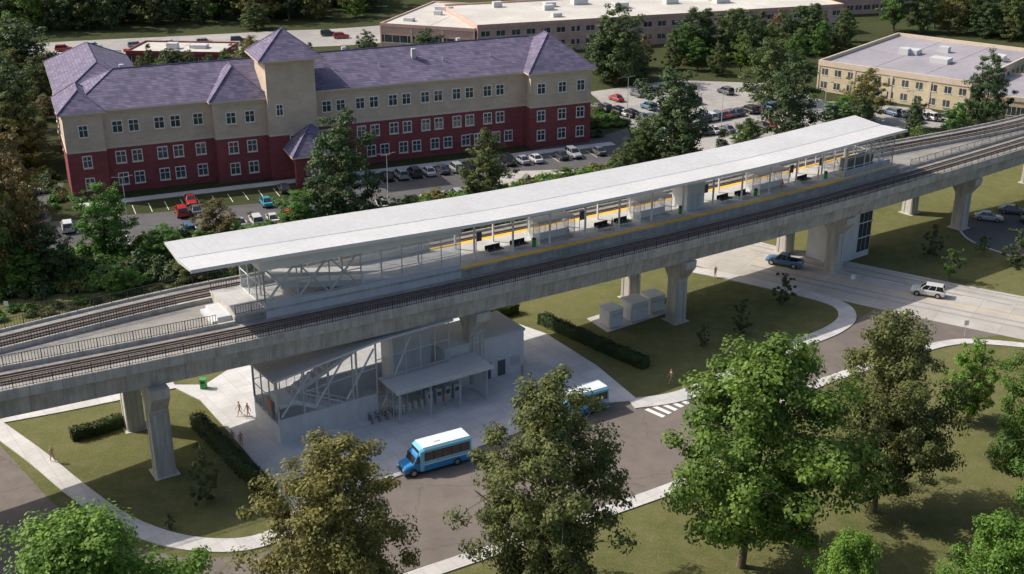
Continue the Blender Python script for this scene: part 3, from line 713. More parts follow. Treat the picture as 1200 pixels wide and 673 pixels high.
# ------------------------------------------------------------------ vehicles
def car_mesh(kind):
    mb=MB()
    if kind=='sedan':
        S=[(-2.3,.42,.72,.74),(-2.22,.3,.90,.84),(-1.5,.24,.97,.90),(0,.22,.97,.91),(1.1,.24,.95,.90),(1.9,.28,.84,.86),(2.25,.34,.70,.76),(2.34,.42,.60,.66)]
        C=((-1.75,1.05),(-1.05,.30),.955,1.44); wr=.32; wx=1.38
    elif kind=='suv':
        S=[(-2.35,.5,.85,.80),(-2.3,.36,1.08,.90),(-1.5,.30,1.12,.95),(0,.3,1.12,.96),(1.1,.3,1.10,.95),(1.9,.34,1.0,.92),(2.28,.4,.86,.82),(2.36,.5,.72,.72)]
        C=((-2.25,1.1),(-2.0,.35),1.1,1.74); wr=.37; wx=1.42
    else:
        S=[(-2.8,.55,.95,.86),(-2.75,.42,1.02,.93),(-1.8,.4,.86,.96),(-.7,.4,.86,.97),(-.65,.4,1.16,.97),(1.3,.4,1.16,.97),(2.2,.42,1.10,.94),(2.7,.48,.95,.86),(2.78,.55,.8,.78)]
        C=((-.62,1.35),(-.5,.6),1.14,1.84); wr=.42; wx=1.75
    rows=[]
    for x,zb,zt,hw in S:
        rows.append([(x,-hw*.9,zb),(x,-hw,zb+.14),(x,-hw,zt-.2),(x,-hw*.9,zt-.03),(x,-hw*.7,zt),(x,hw*.7,zt),(x,hw*.9,zt-.03),(x,hw,zt-.2),(x,hw,zb+.14),(x,hw*.9,zb)])
    k=10; vs=[p for r in rows for p in r]; fs=[]
    for i in range(len(S)-1):
        for j in range(k): fs.append((i*k+j,i*k+(j+1)%k,(i+1)*k+(j+1)%k,(i+1)*k+j))
    fs+=[tuple(range(k)),tuple(range((len(S)-1)*k,len(S)*k))[::-1]]
    mb.add(vs,fs,0)
    (a0,a1),(b0,b1),z0,z1=C; w0=.80 if kind=='sedan' else .86; w1=.62 if kind=='sedan' else .72
    p=[(a0,-w0,z0),(a1,-w0,z0),(a1,w0,z0),(a0,w0,z0),(b0,-w1,z1),(b1,-w1,z1),(b1,w1,z1),(b0,w1,z1)]
    mb.add(p,[(0,1,5,4),(1,2,6,5),(2,3,7,6),(3,0,4,7)],1)
    rf=[(b0,-w1,z1),(b1,-w1,z1),(b1,w1,z1),(b0,w1,z1)]
    mb.add([(x,y,z-.01) for x,y,z in rf]+[(x*.94+(b0+b1)*.03,y*.9,z+.06) for x,y,z in rf],[(0,1,5,4),(1,2,6,5),(2,3,7,6),(3,0,4,7),(4,5,6,7)],0)
    for i in range(4): mb.cyl(p[i],p[i+4],.045,.045,5,0)
    for f in((.5,) if kind!='suv' else (.36,.68)):
        for sg in(-1,1): mb.cyl((a0+(a1-a0)*f,sg*w0,z0),(b0+(b1-b0)*f,sg*w1,z1),.04,.04,5,0)
    for sg in(-1,1):
        for x in(-wx,wx):
            hwv=.80 if kind=='sedan' else .85
            mb.cyl((x,sg*(hwv-.12),wr),(x,sg*(hwv+.125),wr),wr+.06,wr+.06,14,2)
            mb.cyl((x,sg*(hwv+.125),wr),(x,sg*(hwv+.14),wr),wr*.62,wr*.55,10,3)
        mb.box((S[-2][0]-.12,sg*.55-.16,S[-2][2]-.22),(S[-2][0]+.05,sg*.55+.16,S[-2][2]-.06),4)
        mb.box((S[1][0]-.06,sg*.66-.13,S[1][2]-.26),(S[1][0]+.08,sg*.66+.13,S[1][2]-.06),5)
        mb.box((a1-.35,sg*(w0+.02)-.09,z0+.02),(a1-.2,sg*(w0+.02)+.13*sg+.09,z0+.16),0)
    if kind=='pickup':
        for sg in(-1,1): mb.box((-2.74,sg*.93-.05,.8),(-.66,sg*.93+.05,1.18),0)
        mb.box((-2.78,-.9,.82),(-2.68,.9,1.17),0); mb.box((-2.66,-.85,.84),(-.7,.85,.875),2)
    mb.box((S[-1][0]-.02,-.4,.42),(S[-1][0]+.03,.4,.56),2)
    ob=mb.build('tmp_'+kind,[m_paint,m_cg,m_tire,m_hub,m_lamp,m_tail]); me=ob.data; bpy.data.objects.remove(ob); return me
CARS={k:car_mesh(k) for k in('sedan','suv','pickup')}
COL=dict(w=(.62,.62,.62),s=(.36,.37,.39),k=(.022,.022,.025),r=(.42,.025,.02),b=(.07,.16,.30),g=(.12,.125,.13),t=(.05,.32,.42),o=(.45,.12,.03),d=(.05,.06,.08))
perp=hang+math.pi/2
def car(kind,loc,rz,c,name='parked_car'): return inst(name,CARS[kind],(loc[0],loc[1],.02),rz,(1,1,1),COL[c])
car('pickup',P(919,311),math.radians(-31)+math.pi,'b','pickup_truck')
car('suv',P(1087,346),math.radians(-25)+math.pi,'w','suv_car')
r2=random.Random(3)
for i in range(36):
    u=2+i*2.75+1.4
    if 35<u<46 or u>97: continue
    if u>46 and r2.random()<.9 or (u<36 and r2.random()<.16):
        p=HT(u,-11.2+r2.uniform(-.2,.2),0); car(r2.choice(['sedan','sedan','suv']),p,perp+(math.pi if r2.random()<.3 else 0)+r2.uniform(-.03,.03),r2.choice('kkksswgrgdw'))
for i in range(36):
    u=2+i*2.75+1.4
    pr=.1
    if 14<u<36: pr=.85
    if 36<u<66: pr=.9
    if r2.random()<pr:
        p=HT(u,-26.6,0); car(r2.choice(['sedan','suv']),p,perp+r2.uniform(-.03,.03),r2.choice('rtwkswrgkwb'))
for u,v,c,k in((80,270,'w','suv'),(213,252,'r','suv'),(230,250,'g','sedan'),(312,240,'t','sedan')): car(k,P(u,v),perp,c)
for (u0,v0,u1,v1,n,pr) in((722,118,790,104,12,.7),(700,128,760,142,9,.8),(745,152,800,168,7,.7),(800,146,900,128,14,.7),(810,158,900,150,12,.6),(1045,135,1105,142,8,.9),(850,110,900,106,6,.5),(760,128,820,120,9,.7),(830,138,880,132,7,.9)):
    for i in range(n):
        if r2.random()>pr: continue
        f=i/(n-1); p=P(u0+(u1-u0)*f,v0+(v1-v0)*f); car(r2.choice(['sedan','suv']),p,.5+math.pi/2,r2.choice('kkgswwdgrb'))
for u,v,c in((1158,258,'s'),(1186,250,'g'),(1212,262,'k')): car('sedan',P(u,v),math.radians(-20),c)
for u,v,c in((75,60,'r'),(110,57,'w'),(160,56,'s'),(330,46,'w'),(385,42,'k'),(400,45,'r'),(240,52,'s'),(280,50,'k'),(200,54,'w')): car('suv',P(u,v),.3,c,'highway_car')
for u,v,c in((20,240,'k'),(35,228,'w')): car('sedan',P(u,v),.6,c)
def bus_mesh():
    mb=MB()
    def loft(S,m):
        rows=[]
        for x,zb,zt,hw,ch in S: rows.append([(x,-hw,zb),(x,-hw,zt-ch),(x,-hw+ch,zt),(x,hw-ch,zt),(x,hw,zt-ch),(x,hw,zb)])
        k=6; vs=[p for r in rows for p in r]; fs=[(i*k+j,i*k+(j+1)%k,(i+1)*k+(j+1)%k,(i+1)*k+j) for i in range(len(S)-1) for j in range(k)]
        fs+=[tuple(range(k)),tuple(range((len(S)-1)*k,len(S)*k))[::-1]]; mb.add(vs,fs,m)
    loft([(-3.9,.45,2.85,1.12,.15),(-3.8,.4,2.95,1.18,.18),(1.5,.4,2.95,1.18,.18),(2.0,.4,2.75,1.12,.2)],2)
    loft([(-3.85,.38,1.05,1.20,.02),(1.6,.38,1.05,1.20,.02)],1)
    loft([(1.9,.4,2.5,1.0,.15),(2.25,.4,2.2,1.0,.15),(2.75,.4,1.32,.98,.12),(3.5,.42,1.15,.92,.14),(3.72,.5,.95,.84,.12)],1)
    mb.box((-3.75,-.98,2.94),(1.6,.98,2.99),0)
    mb.box((-3.80,-1.215,1.05),(1.55,1.215,1.15),0)
    for sg in(-1,1):
        mb.box((-3.6,sg*1.185-.01,1.5),(1.5,sg*1.185+.01,2.5),3)
        for i in range(6):
            x=-3.6+i*1.02; mb.box((x-.03,sg*1.2-.012,1.5),(x+.03,sg*1.2+.012,2.5),4)
        mb.add([(1.95,sg*1.012,1.35),(2.65,sg*1.0,1.35),(2.28,sg*1.01,2.12),(1.95,sg*1.012,2.2)],[(0,1,2,3)],3)
        for x in(-2.2,2.75):
            mb.cyl((x,sg*.85,.42),(x,sg*1.21,.42),.44,.44,16,4); mb.cyl((x,sg*1.21,.42),(x,sg*1.225,.42),.25,.22,12,5)
        mb.box((3.62,sg*.62-.16,.72),(3.76,sg*.62+.16,.92),6); mb.box((2.3,sg*1.12-.1,1.5),(2.42,sg*1.12+.16,1.85),4)
        mb.box((-3.93,sg*.95-.1,1.4),(-3.88,sg*.95+.1,1.9),7)
    mb.add([(2.29,-.86,2.12),(2.29,.86,2.12),(2.74,.88,1.38),(2.74,-.88,1.38)],[(0,1,2,3)],3)
    mb.box((3.70,-.45,.6),(3.78,.45,.85),4); mb.box((3.55,-.95,.36),(3.85,.95,.52),5)
    mb.box((-.6,-.35,2.99),(.1,.35,3.05),0); mb.box((-3.93,-.6,1.5),(-3.88,.6,2.4),3)
    mb.box((2.0,-.8,2.35),(2.06,.8,2.7),4)
    ob=mb.build('tmp_bus',[m_busw,m_busb,m_busl,m_cg,m_tire,m_hub,m_lamp,m_tail]); me=ob.data; bpy.data.objects.remove(ob); return me
BUS=bus_mesh()
p=(P(490,560)+P(551,543))/2+Vector((-1.2,1.0,0)); inst('shuttle_bus',BUS,(p.x,p.y,.02),math.radians(29)+math.pi,(1.02,1.02,1.02))
p=P(674,485); inst('shuttle_bus',BUS,(p.x,p.y,.02),math.radians(31)+math.pi,(1,1,1))

# ------------------------------------------------------------------ street furniture etc
def cabinet(uv,w,d,h):
    p=P(*uv); mb=MB(); rz=math.radians(32); c,s_=math.cos(rz),math.sin(rz)
    T=lambda a,b,z: Vector((a*c-b*s_,a*s_+b*c,z))
    mb.box((-w/2,-d/2,.1),(w/2,d/2,h),0,T); mb.box((-w/2-.08,-d/2-.08,h),(w/2+.08,d/2+.08,h+.1),1,T)
    n=int(w/.8)
    for i in range(n):
        a=-w/2+w*i/n; mb.box((a+.06,-d/2-.03,.25),(a+w/n-.06,-d/2,h-.15),1,T)
        for k in range(4): mb.box((a+.15,-d/2-.05,h-.8+k*.12),(a+w/n-.15,-d/2-.03,h-.74+k*.12),2,T)
    mb.box((-w/2-.03,-d/2+.15,.25),(-w/2,d/2-.15,h-.15),1,T)
    mb.build('utility_cabinet',[m_pan,m_wht,m_gry],loc=(p.x,p.y,.1))
slab('equipment_pad',Q([(688,374),(765,350),(792,364),(712,390)]),0,.12,m_walk,m_kerb)
cabinet((716,381),2.2,2.4,2.5); cabinet((743,373),2.8,2.6,2.7); cabinet((764,363),2.4,2.4,2.3)
def lamp(loc,h=8,rz=0):
    mb=MB(); mb.cyl((0,0,0),(0,0,h),.08,.05,8,0); mb.cyl((0,0,0),(0,0,.5),.2,.2,8,1)
    for sg in(-1,1): mb.cyl((0,0,h),(sg*1.3,0,h+.15),.04,.035,6,0); mb.box((min(sg*1.1,sg*1.7),-.12,h+.08),(max(sg*1.1,sg*1.7),.12,h+.2),2)
    ob=mb.build('street_lamp',[m_gry,m_conc,m_dkp],loc=(loc[0],loc[1],0)); ob.rotation_euler=(0,0,rz)
for q in((150,262),(455,232),(560,206),(845,150),(735,132),(890,118),(20,300),(1065,150),(965,140)): lamp(P(*q),8,hang)
mb=MB(); mb.box((-.35,-.35,0),(.35,.35,1.1),0); mb.box((-.4,-.4,1.1),(.4,.4,1.25),0); mb.box((-.25,-.37,.75),(.25,-.35,1.0),1)
gb=mb.build('litter_bin',[m_green,m_black]); gb.location=P(239,456)+Vector((0,0,.13))
def bike(loc,rz):
    mb=MB()
    for x in(-.52,.52):
        n=16
        for i in range(n):
            a=2*math.pi*i/n; b=2*math.pi*(i+1)/n
            mb.cyl((x+.33*math.cos(a),0,.34+.33*math.sin(a)),(x+.33*math.cos(b),0,.34+.33*math.sin(b)),.028,.028,5,0,False)
        for i in range(6):
            a=math.pi*i/6; mb.cyl((x+.32*math.cos(a),0,.34+.32*math.sin(a)),(x-.32*math.cos(a),0,.34-.32*math.sin(a)),.006,.006,3,0,False)
    for a,b in(((-.52,.34),(-.12,.3)),((-.12,.3),(.4,.78)),((-.12,.3),(-.22,.85)),((-.22,.75),(.38,.8)),((-.52,.34),(-.2,.72)),((.52,.34),(.37,.98))):
        mb.cyl((a[0],0,a[1]),(b[0],0,b[1]),.025,.025,6,1)
    mb.cyl((.37,-.28,.98),(.37,.28,.98),.018,.018,6,0); mb.box((-.34,-.06,.85),(-.1,.06,.9),0)
    ob=mb.build('bicycle',[m_black,m_dkp],loc=loc); ob.rotation_euler=(0.05,0,rz)
for i in range(5):
    q=P(434+i*8,496-i*2.5); bike((q.x,q.y,.135),2.1+.1*i)
mb=MB()
for i in range(3):
    q=P(440+i*12,494-i*3)
    for d in((0,0),(.7,-.4)): mb.cyl((q.x+d[0],q.y+d[1],.13),(q.x+d[0],q.y+d[1],.95),.03,.03,6)
    mb.cyl((q.x,q.y,.95),(q.x+.7,q.y-.4,.95),.03,.03,6)
mb.build('bicycle_rack',[m_gry])
def fence(name,uv,h,step,mat):
    path=crom([P(*q) for q in uv],10); mb=MB()
    for i in range(len(path)-1):
        a,b=path[i],path[i+1]; L=(b-a).length; n=max(1,int(L/step))
        for k in range(n):
            p=a.lerp(b,k/n); mb.cyl(p,p+Vector((0,0,h)),.03,.03,4,0,False)
        for z in(h*.95,h*.5,.15): mb.cyl(a+Vector((0,0,z)),b+Vector((0,0,z)),.025,.025,4,0,False)
    mb.build(name,[mat],recalc=False)
fence('metal_fence',[(-60,378),(0,368),(120,352),(250,330)],1.6,.6,m_black)
fence('metal_fence',[(60,305),(270,272),(350,266),(450,246),(600,221),(690,207)],1.2,1.5,m_gry)
for i in range(18):
    a=P(75+i*14,66-i*1.0); mb=MB(); X=Vector((2.6,0,0)); z=Vector((0,0,0)); y=Vector((0,.3,0)); y2=Vector((0,.1,.9))
    mb.hexa([z-y,X-y,X+y,z+y,z+Vector((0,-.1,.9)),X+Vector((0,-.1,.9)),X+y2,y2],0); mb.build('road_barrier',[m_orange if i%2 else m_white],loc=a)
def sign(q,h=2.4,mat=m_gry,face=m_white):
    mb=MB(); mb.cyl((0,0,0),(0,0,h),.035,.035,6,0); mb.box((-.3,-.06,h-.7),(.3,-.036,h),1); ob=mb.build('traffic_sign',[mat,face]); ob.location=P(*q)
for q in((10,372),(998,340),(1130,395),(805,474)): sign(q)

# ------------------------------------------------------------------ people
def person_mesh(pose,shirt,pants,hair):
    J={}; E=[]; Rr={}
    def j(n,p,r): J[n]=p; Rr[n]=r
    j('pel',(0,0,.96),.125); j('sp',(0,0,1.14),.115); j('ch',(0,.01,1.34),.14); j('nk',(0,0,1.49),.055); j('nk2',(0,.01,1.56),.05)
    E+=[('pel','sp'),('sp','ch'),('ch','nk'),('nk','nk2')]
    st_={'stand':(.02,-.02,.0,.05),'walk':(.30,-.30,.12,.22),}[pose]
    for sg,nm,sw,arm in((-1,'l',st_[0],-st_[3]),(1,'r',st_[1],st_[3])):
        j(nm+'hip',(sg*.09,0,.90),.095); j(nm+'kn',(sg*.10,sw*.45+.03,.50),.062); j(nm+'an',(sg*.105,sw-.02*(1 if sw>0 else 3),.085+(.05 if sw<-.1 else 0)),.042); j(nm+'toe',(sg*.12,sw+.15,.035),.035)
        E+=[('pel',nm+'hip'),(nm+'hip',nm+'kn'),(nm+'kn',nm+'an'),(nm+'an',nm+'toe')]
        j(nm+'sh',(sg*.185,0,1.42),.058); j(nm+'el',(sg*.235,arm*.35-.03,1.14),.043); j(nm+'wr',(sg*.25,arm+.03,.90),.028); j(nm+'pa',(sg*.25,arm*1.1+.05,.83),.034)
        E+=[('ch',nm+'sh'),(nm+'sh',nm+'el'),(nm+'el',nm+'wr'),(nm+'wr',nm+'pa')]
        px,py,pz=J[nm+'pa']
        for fi,(dy,ln) in enumerate(((-.03,.075),(-.01,.088),(.012,.082),(.03,.062))):
            j(nm+'f%da'%fi,(px,py+dy,pz-.035),.010); j(nm+'f%db'%fi,(px-sg*.012,py+dy,pz-.035-ln),.008); E+=[(nm+'pa',nm+'f%da'%fi),(nm+'f%da'%fi,nm+'f%db'%fi)]
        j(nm+'t',(px-sg*.02,py+.055,pz-.03),.010); E.append((nm+'pa',nm+'t'))
    names=list(J); me=bpy.data.meshes.new('p'); me.from_pydata([J[n] for n in names],[(names.index(a),names.index(b)) for a,b in E],[])
    ob=bpy.data.objects.new('p',me); scene.collection.objects.link(ob)
    ob.modifiers.new('s','SKIN'); sv=me.skin_vertices[0].data
    for i,n in enumerate(names): sv[i].radius=(Rr[n],Rr[n]*(.78 if n in('ch','sp','pel') else 1)); sv[i].use_root=(n=='pel')
    ss=ob.modifiers.new('u','SUBSURF'); ss.levels=1; ss.render_levels=1
    dg=bpy.context.evaluated_depsgraph_get(); dg.update(); me2=bpy.data.meshes.new_from_object(ob.evaluated_get(dg)); bpy.data.objects.remove(ob)
    bm=bmesh.new(); bm.from_mesh(me2)
    n0=len(bm.faces)
    r=bmesh.ops.create_uvsphere(bm,u_segments=16,v_segments=12,radius=.5)
    for v in r['verts']:
        x,y,z=v.co; k=1-.18*max(0,-z*2)
        v.co=(x*.16*k,y*.2*k+.015,z*.24+1.64)
        if abs(x)<.12 and y>.4 and -.12<z<.1: v.co.y+=.022
        if abs(x)>.47 and abs(z)<.12: v.co.x*=1.15
    bm.faces.ensure_lookup_table()
    for f in bm.faces:
        c=f.calc_center_median(); f.smooth=True
        if f.index>=n0 or c.z>1.53: f.material_index=3 if (c.z>1.69 or (c.y<-.02 and c.z>1.56)) else 0
        elif c.z<.08: f.material_index=4
        elif abs(c.x)>.18 and c.z<.92: f.material_index=0
        elif c.z<.97: f.material_index=2
        elif c.z>1.48: f.material_index=0
        else: f.material_index=1
    bm.to_mesh(me2); bm.free(); me2.materials.clear()
    for m in(m_skin,shirt,pants,hair,m_tire): me2.materials.append(m)
    return me2
c_dark=M('cloth_dark',(.03,.03,.04),.9,.1,5); c_blue=M('cloth_blue',(.12,.2,.35),.9,.1,5); c_red=M('cloth_red',(.45,.08,.06),.9,.1,5); c_lt=M('cloth_light',(.5,.48,.45),.9,.1,5); c_hair=M('hair',(.03,.02,.015),.8,.1,5)
PM=[person_mesh('stand',c_dark,c_dark,c_hair),person_mesh('walk',c_blue,c_dark,c_hair),person_mesh('walk',c_red,c_lt,c_hair),person_mesh('stand',c_lt,c_blue,c_hair)]
for (u,v,k,rz) in((273,521,0,.3),(283,523,0,-2.6),(281,487,1,2.2),(291,489,1,2.4),(62,541,2,.8),(786,449,2,2.0),(838,325,3,.5),(598,434,1,1.0),(522,476,3,2.6),(612,442,0,-1)):
    q=P(u,v,.13); inst('person',PM[k],(q.x,q.y,.135 if k!=3 or u!=838 else .14),rz,(1.05,1.05,1.05))
for (s,o,k,rz) in((20,6.4,1,.6),(52,6.6,0,2),(57.5,10,2,-1),(61,7.6,0,1),(13,6.6,3,1)):
    inst('person',PM[k],VZ(s,o,1.11),rz)

# ------------------------------------------------------------------ vegetation
def tube(path,radii,n=6):
    vs=[];fs=[]
    for i,p in enumerate(path):
        d=(path[min(i+1,len(path)-1)]-path[max(i-1,0)]); d=d/ (np.linalg.norm(d)+1e-9)
        a=np.array([0,0,1.]) if abs(d[2])<.9 else np.array([1.,0,0]); u=np.cross(d,a); u/=np.linalg.norm(u); w=np.cross(d,u)
        for k in range(n):
            t=2*math.pi*k/n; vs.append(p+radii[i]*(u*math.cos(t)+w*math.sin(t)))
    for i in range(len(path)-1):
        for k in range(n): fs.append((i*n+k,i*n+(k+1)%n,(i+1)*n+(k+1)%n,(i+1)*n+k))
    return np.array(vs),fs
def leaves(R,C,rc,nper,size,flat=.65,core=None):
    k=len(C); n=k*nper
    c=np.repeat(C,nper,0); r=np.repeat(rc,nper)
    d=R.normal(size=(n,3)); d/=np.linalg.norm(d,axis=1)[:,None]
    rad=R.rand(n)**(1/2.3)
    pos=c+d*(rad*r)[:,None]*np.array([1,1,flat])
    out=d*.8+np.array([0,0,.6])+R.normal(size=(n,3))*.5
    if core is not None:
        o2=pos-core; o2/=np.linalg.norm(o2,axis=1)[:,None]; out+=o2*.5
    out/=np.linalg.norm(out,axis=1)[:,None]
    t=R.normal(size=(n,3)); t-= (t*out).sum(1)[:,None]*out; t/=np.linalg.norm(t,axis=1)[:,None]; b=np.cross(out,t)
    a=size*(.6+.8*R.rand(n))[:,None]
    v=np.stack([pos-t*a,pos-b*a*.58,pos+t*a,pos+b*a*.58],1).reshape(-1,3)
    return v,np.arange(n*4).reshape(-1,4)
def assemble(name,parts,mats):
    vs=[];fs=[];ms=[];o=0
    for v,f,m in parts:
        v=np.asarray(v); f=np.asarray(f)
        vs.append(v); fs.append(f+o); ms.append(np.full(len(f),m)); o+=len(v)
    v=np.concatenate(vs); f=np.concatenate(fs); m=np.concatenate(ms)
    me=bpy.data.meshes.new(name); me.vertices.add(len(v)); me.vertices.foreach_set('co',v.astype(np.float32).ravel())
    me.loops.add(f.size); me.loops.foreach_set('vertex_index',f.astype(np.int32).ravel())
    me.polygons.add(len(f)); me.polygons.foreach_set('loop_start',np.arange(0,f.size,4,dtype=np.int32))
    for x in mats: me.materials.append(x)
    me.polygons.foreach_set('material_index',m.astype(np.int32)); me.update(calc_edges=True); me.validate(); return me
def make_tree(seed,h,w,cb,nl,nper,size,lm,rc0=1.15,shape='oval',tr=.28,drop=.12):
    R=np.random.RandomState(seed); parts=[]
    n=9; path=[]; x=y=0
    for i in range(n):
        path.append(np.array([x,y,h*.93*i/(n-1)])); x+=R.normal()*.12*h/20; y+=R.normal()*.12*h/20
    path=np.array(path); rad=[tr*(1.35 if i==0 else 1)*(1-.9*i/(n-1)) for i in range(n)]
    v,f=tube(path,rad,8); parts.append((v,f,0))
    C=[];RC=[]
    for i in range(nl):
        t=(i+.5)/nl
        if shape=='oval': env=math.sin(math.pi*min(1,t*.80+.17))**.75
        elif shape=='cone': env=(1-t)**.75*.95+.08
        else: env=math.sin(math.pi*min(1,t*.62+.36))**.6
        L=w/2*env*(.62+.5*R.rand()); az=i*2.39996+R.rand()*.9
        z1=h*(cb+(1-cb)*t*.97); rise=L*(.12+.75*t) if shape!='cone' else L*-.05
        z0=max(h*cb*.75,z1-rise-.03*h)
        tx_=np.array([np.interp(z0,path[:,2],path[:,k]) for k in range(3)])
        tip=tx_+np.array([math.cos(az)*L,math.sin(az)*L,z1-z0])
        mid=(tx_+tip)/2+np.array([0,0,-.06*L])+R.normal(size=3)*.05*L
        r0=max(.05,tr*.42*(1-t)+.03)
        v,f=tube(np.array([tx_,mid,tip]),[r0,r0*.6,.02],5); parts.append((v,f,0))
        sp=(.35,.6,.82,1.0) if L>2.2 else (.5,1.0)
        for q in sp:
            base=(1-q)*(1-q)*tx_+2*q*(1-q)*mid+q*q*tip if q<1 else tip
            for rep in range(2 if q>.5 else 1):
                if R.rand()<drop: continue
                o=R.normal(size=3)*np.array([1,1,.55])*(.15*L+.35)
                c=base+o; C.append(c); RC.append(rc0*(.65+.6*R.rand())*(w/12)**.5)
                v,f=tube(np.array([base,(base+c)/2+R.normal(size=3)*.1,c]),[.035,.025,.012],4); parts.append((v,f,0))
    C.append(path[-1]+np.array([0,0,h*.03])); RC.append(rc0*.8)
    C=np.array(C);RC=np.array(RC)
    v,f=leaves(R,C,RC,nper,size,.62,np.array([0,0,h*(cb+.35*(1-cb))])); parts.append((v,f,1))
    return assemble('tree',parts,[m_bark,lm])
PRO={
 'nearG':[make_tree(1,20,13,.2,46,185,.17,L_green,1.35)],
 'nearO':[make_tree(2,20,13.5,.14,50,175,.165,L_olive,1.25,'oval',.3,.14),make_tree(3,20,12.5,.14,50,175,.165,L_olive,1.25,'oval',.3,.14)],
 'nearB':[make_tree(4,20,15,.2,46,160,.19,L_brt,1.4,'round')],
 'mid':[make_tree(11,14,9,.2,30,70,.20,L_green,1.0),make_tree(12,15,9,.12,30,70,.20,L_dark,1.05),make_tree(13,15,10,.15,30,70,.22,L_dark,1.15,'round'),make_tree(14,14,9,.15,28,65,.2,L_olive,1.05),make_tree(15,16,8,.10,32,70,.2,L_dark,1.05,'cone')],
 'midG':[make_tree(16,14,9,.14,30,75,.2,L_brt,1.1)],
 'brown':[make_tree(17,13,9,.16,28,60,.2,L_brown,1.05)],
 'far':[make_tree(41,15,10,.1,20,34,.36,L_dark,1.3,'round',.25,.1),make_tree(42,15,9,.1,20,34,.36,L_dark,1.25,'oval',.25,.1),make_tree(43,14,9,.1,20,34,.36,L_green,1.25,'oval',.25,.1),make_tree(44,16,8,.08,22,32,.36,L_dark,1.2,'cone',.25,.1),make_tree(45,14,9,.1,20,34,.36,L_olive,1.25,'oval',.25,.1)],
 'sap':[make_tree(21,5,3.0,.3,18,90,.10,L_green,.62,'oval',.06),make_tree(22,4,2.6,.12,18,90,.10,L_dark,.62,'oval',.06)],
}
def make_bush(seed,lm,nper=44,size=.17):
    R=np.random.RandomState(seed); k=24
    a=R.rand(k)*6.28; rr=np.sqrt(R.rand(k))*1.2; z=.35+ (1.5-rr)*R.rand(k)*1.0
    C=np.stack([rr*np.cos(a),rr*np.sin(a),z],1); v,f=leaves(R,C,np.full(k,.58),nper,size,.7,np.array([0,0,0.])); parts=[(v,f,1)]
    for i in range(6):
        v,f=tube(np.array([[0,0,0],C[i]*.5,C[i]]),[.05,.03,.015],4); parts.append((v,f,0))
    return assemble('bush',parts,[m_bark,lm])
BUSH=[make_bush(31,L_green),make_bush(32,L_dark),make_bush(33,L_brt),make_bush(34,L_olive),make_bush(35,L_dark)]
HC={}
def tree(kind,u,vb,vt,wpx=None,idx=None,name='deciduous_tree',rz=None):
    base=P(u,vb)
    k=(vt-336.5)/FPX; Y=base.y
    h=CH-(k*Y*CP+Y*SP)/(CP-k*SP)
    lst=PRO[kind]; me=lst[idx if idx is not None else rng.randrange(len(lst))]
    if me.name not in HC:
        co_=np.empty(len(me.vertices)*3); me.vertices.foreach_get('co',co_); co_=co_.reshape(-1,3)
        HC[me.name]=(co_[:,2].max(),np.percentile(co_[:,0],99)-np.percentile(co_[:,0],1))
    ph,pw=HC[me.name]; s=h/ph; sx=s
    if wpx:
        zc=(base.y*CP+(CH-h*.5)*SP); sx=wpx*zc/FPX/pw; sx=min(max(sx,s*.6),s*1.6)
    return inst(name,me,(base.x,base.y,0),rng.uniform(0,6.28) if rz is None else rz,(sx,sx,s))
tree('nearO',405,735,508,180,0,rz=1); tree('nearO',640,705,432,178,1,rz=2); tree('nearG',868,664,385,195,0,rz=.5); tree('nearO',1024,600,365,142,0,rz=4)
tree('nearB',1148,790,604,130,0,rz=2); tree('nearB',982,800,622,100,0,rz=3); tree('nearB',125,830,602,235,0,rz=5)
tree('nearG',1205,590,378,100,0,rz=2); tree('midG',1133,494,396,56); tree('nearG',1260,700,470,160,0)
for u,b,t,w,k in((243,592,522,40,1),(868,392,350,22,1),(918,357,320,28,1),(823,406,380,16,1),(1092,302,264,26,1),(1112,330,291,26,0),(1190,312,268,34,1),(1150,300,275,16,0),(200,620,600,10,1)): tree('sap',u,b,t,w,k,name='young_tree')
for kd,u,b,t,w,i in(('brown',35,326,150,75,0),('mid',-10,340,120,90,1),('midG',125,302,212,62,0),('midG',195,306,262,40,0),('brown',257,285,232,50,0),('midG',350,272,222,50,0),
  ('mid',402,258,130,82,2),('mid',572,240,147,64,1),('midG',520,262,236,30,0),('mid',660,225,195,36,0),('mid',787,198,76,82,2),('mid',745,205,160,46,1),('mid',925,168,58,78,1),('mid',900,120,42,60,2),('midG',870,185,150,30,0),
  ('midG',985,150,112,40,0),('mid',1012,142,80,52,3),('mid',1150,148,56,58,1),('midG',1120,158,120,30,0),('mid',722,98,5,66,2),('mid',500,72,34,54,2),('mid',860,66,8,70,2),('mid',812,72,6,60,1),('mid',940,60,5,60,2),
  ('mid',205,92,56,44,2),('mid',235,112,72,30,1),('mid',295,88,42,46,3),('mid',300,34,2,50,2),('brown',55,140,110,34,0),('mid',30,110,20,80,2),
  ('mid',15,190,62,80,2),('mid',60,100,60,46,1),('mid',-20,250,110,90,1),('brown',350,80,52,36,0),('mid',430,70,34,30,1),('midG',370,76,58,30,0),('midG',30,340,290,40,0),('midG',140,345,310,40,0),('midG',300,320,262,44,0),('mid',230,330,285,46,3),('mid',60,330,262,60,2),('mid',470,280,252,30,3),('midG',620,250,222,30,0),('midG',690,228,195,40,0),('mid',480,262,228,34,1)):
    tree(kd,u,b,t,w,i)
def inside(p,poly):
    x,y=p[0],p[1]; c=False; n=len(poly)
    for i in range(n):
        a=poly[i];b=poly[(i+1)%n]
        if (a[1]>y)!=(b[1]>y) and x<(b[0]-a[0])*(y-a[1])/(b[1]-a[1])+a[0]: c=not c
    return c
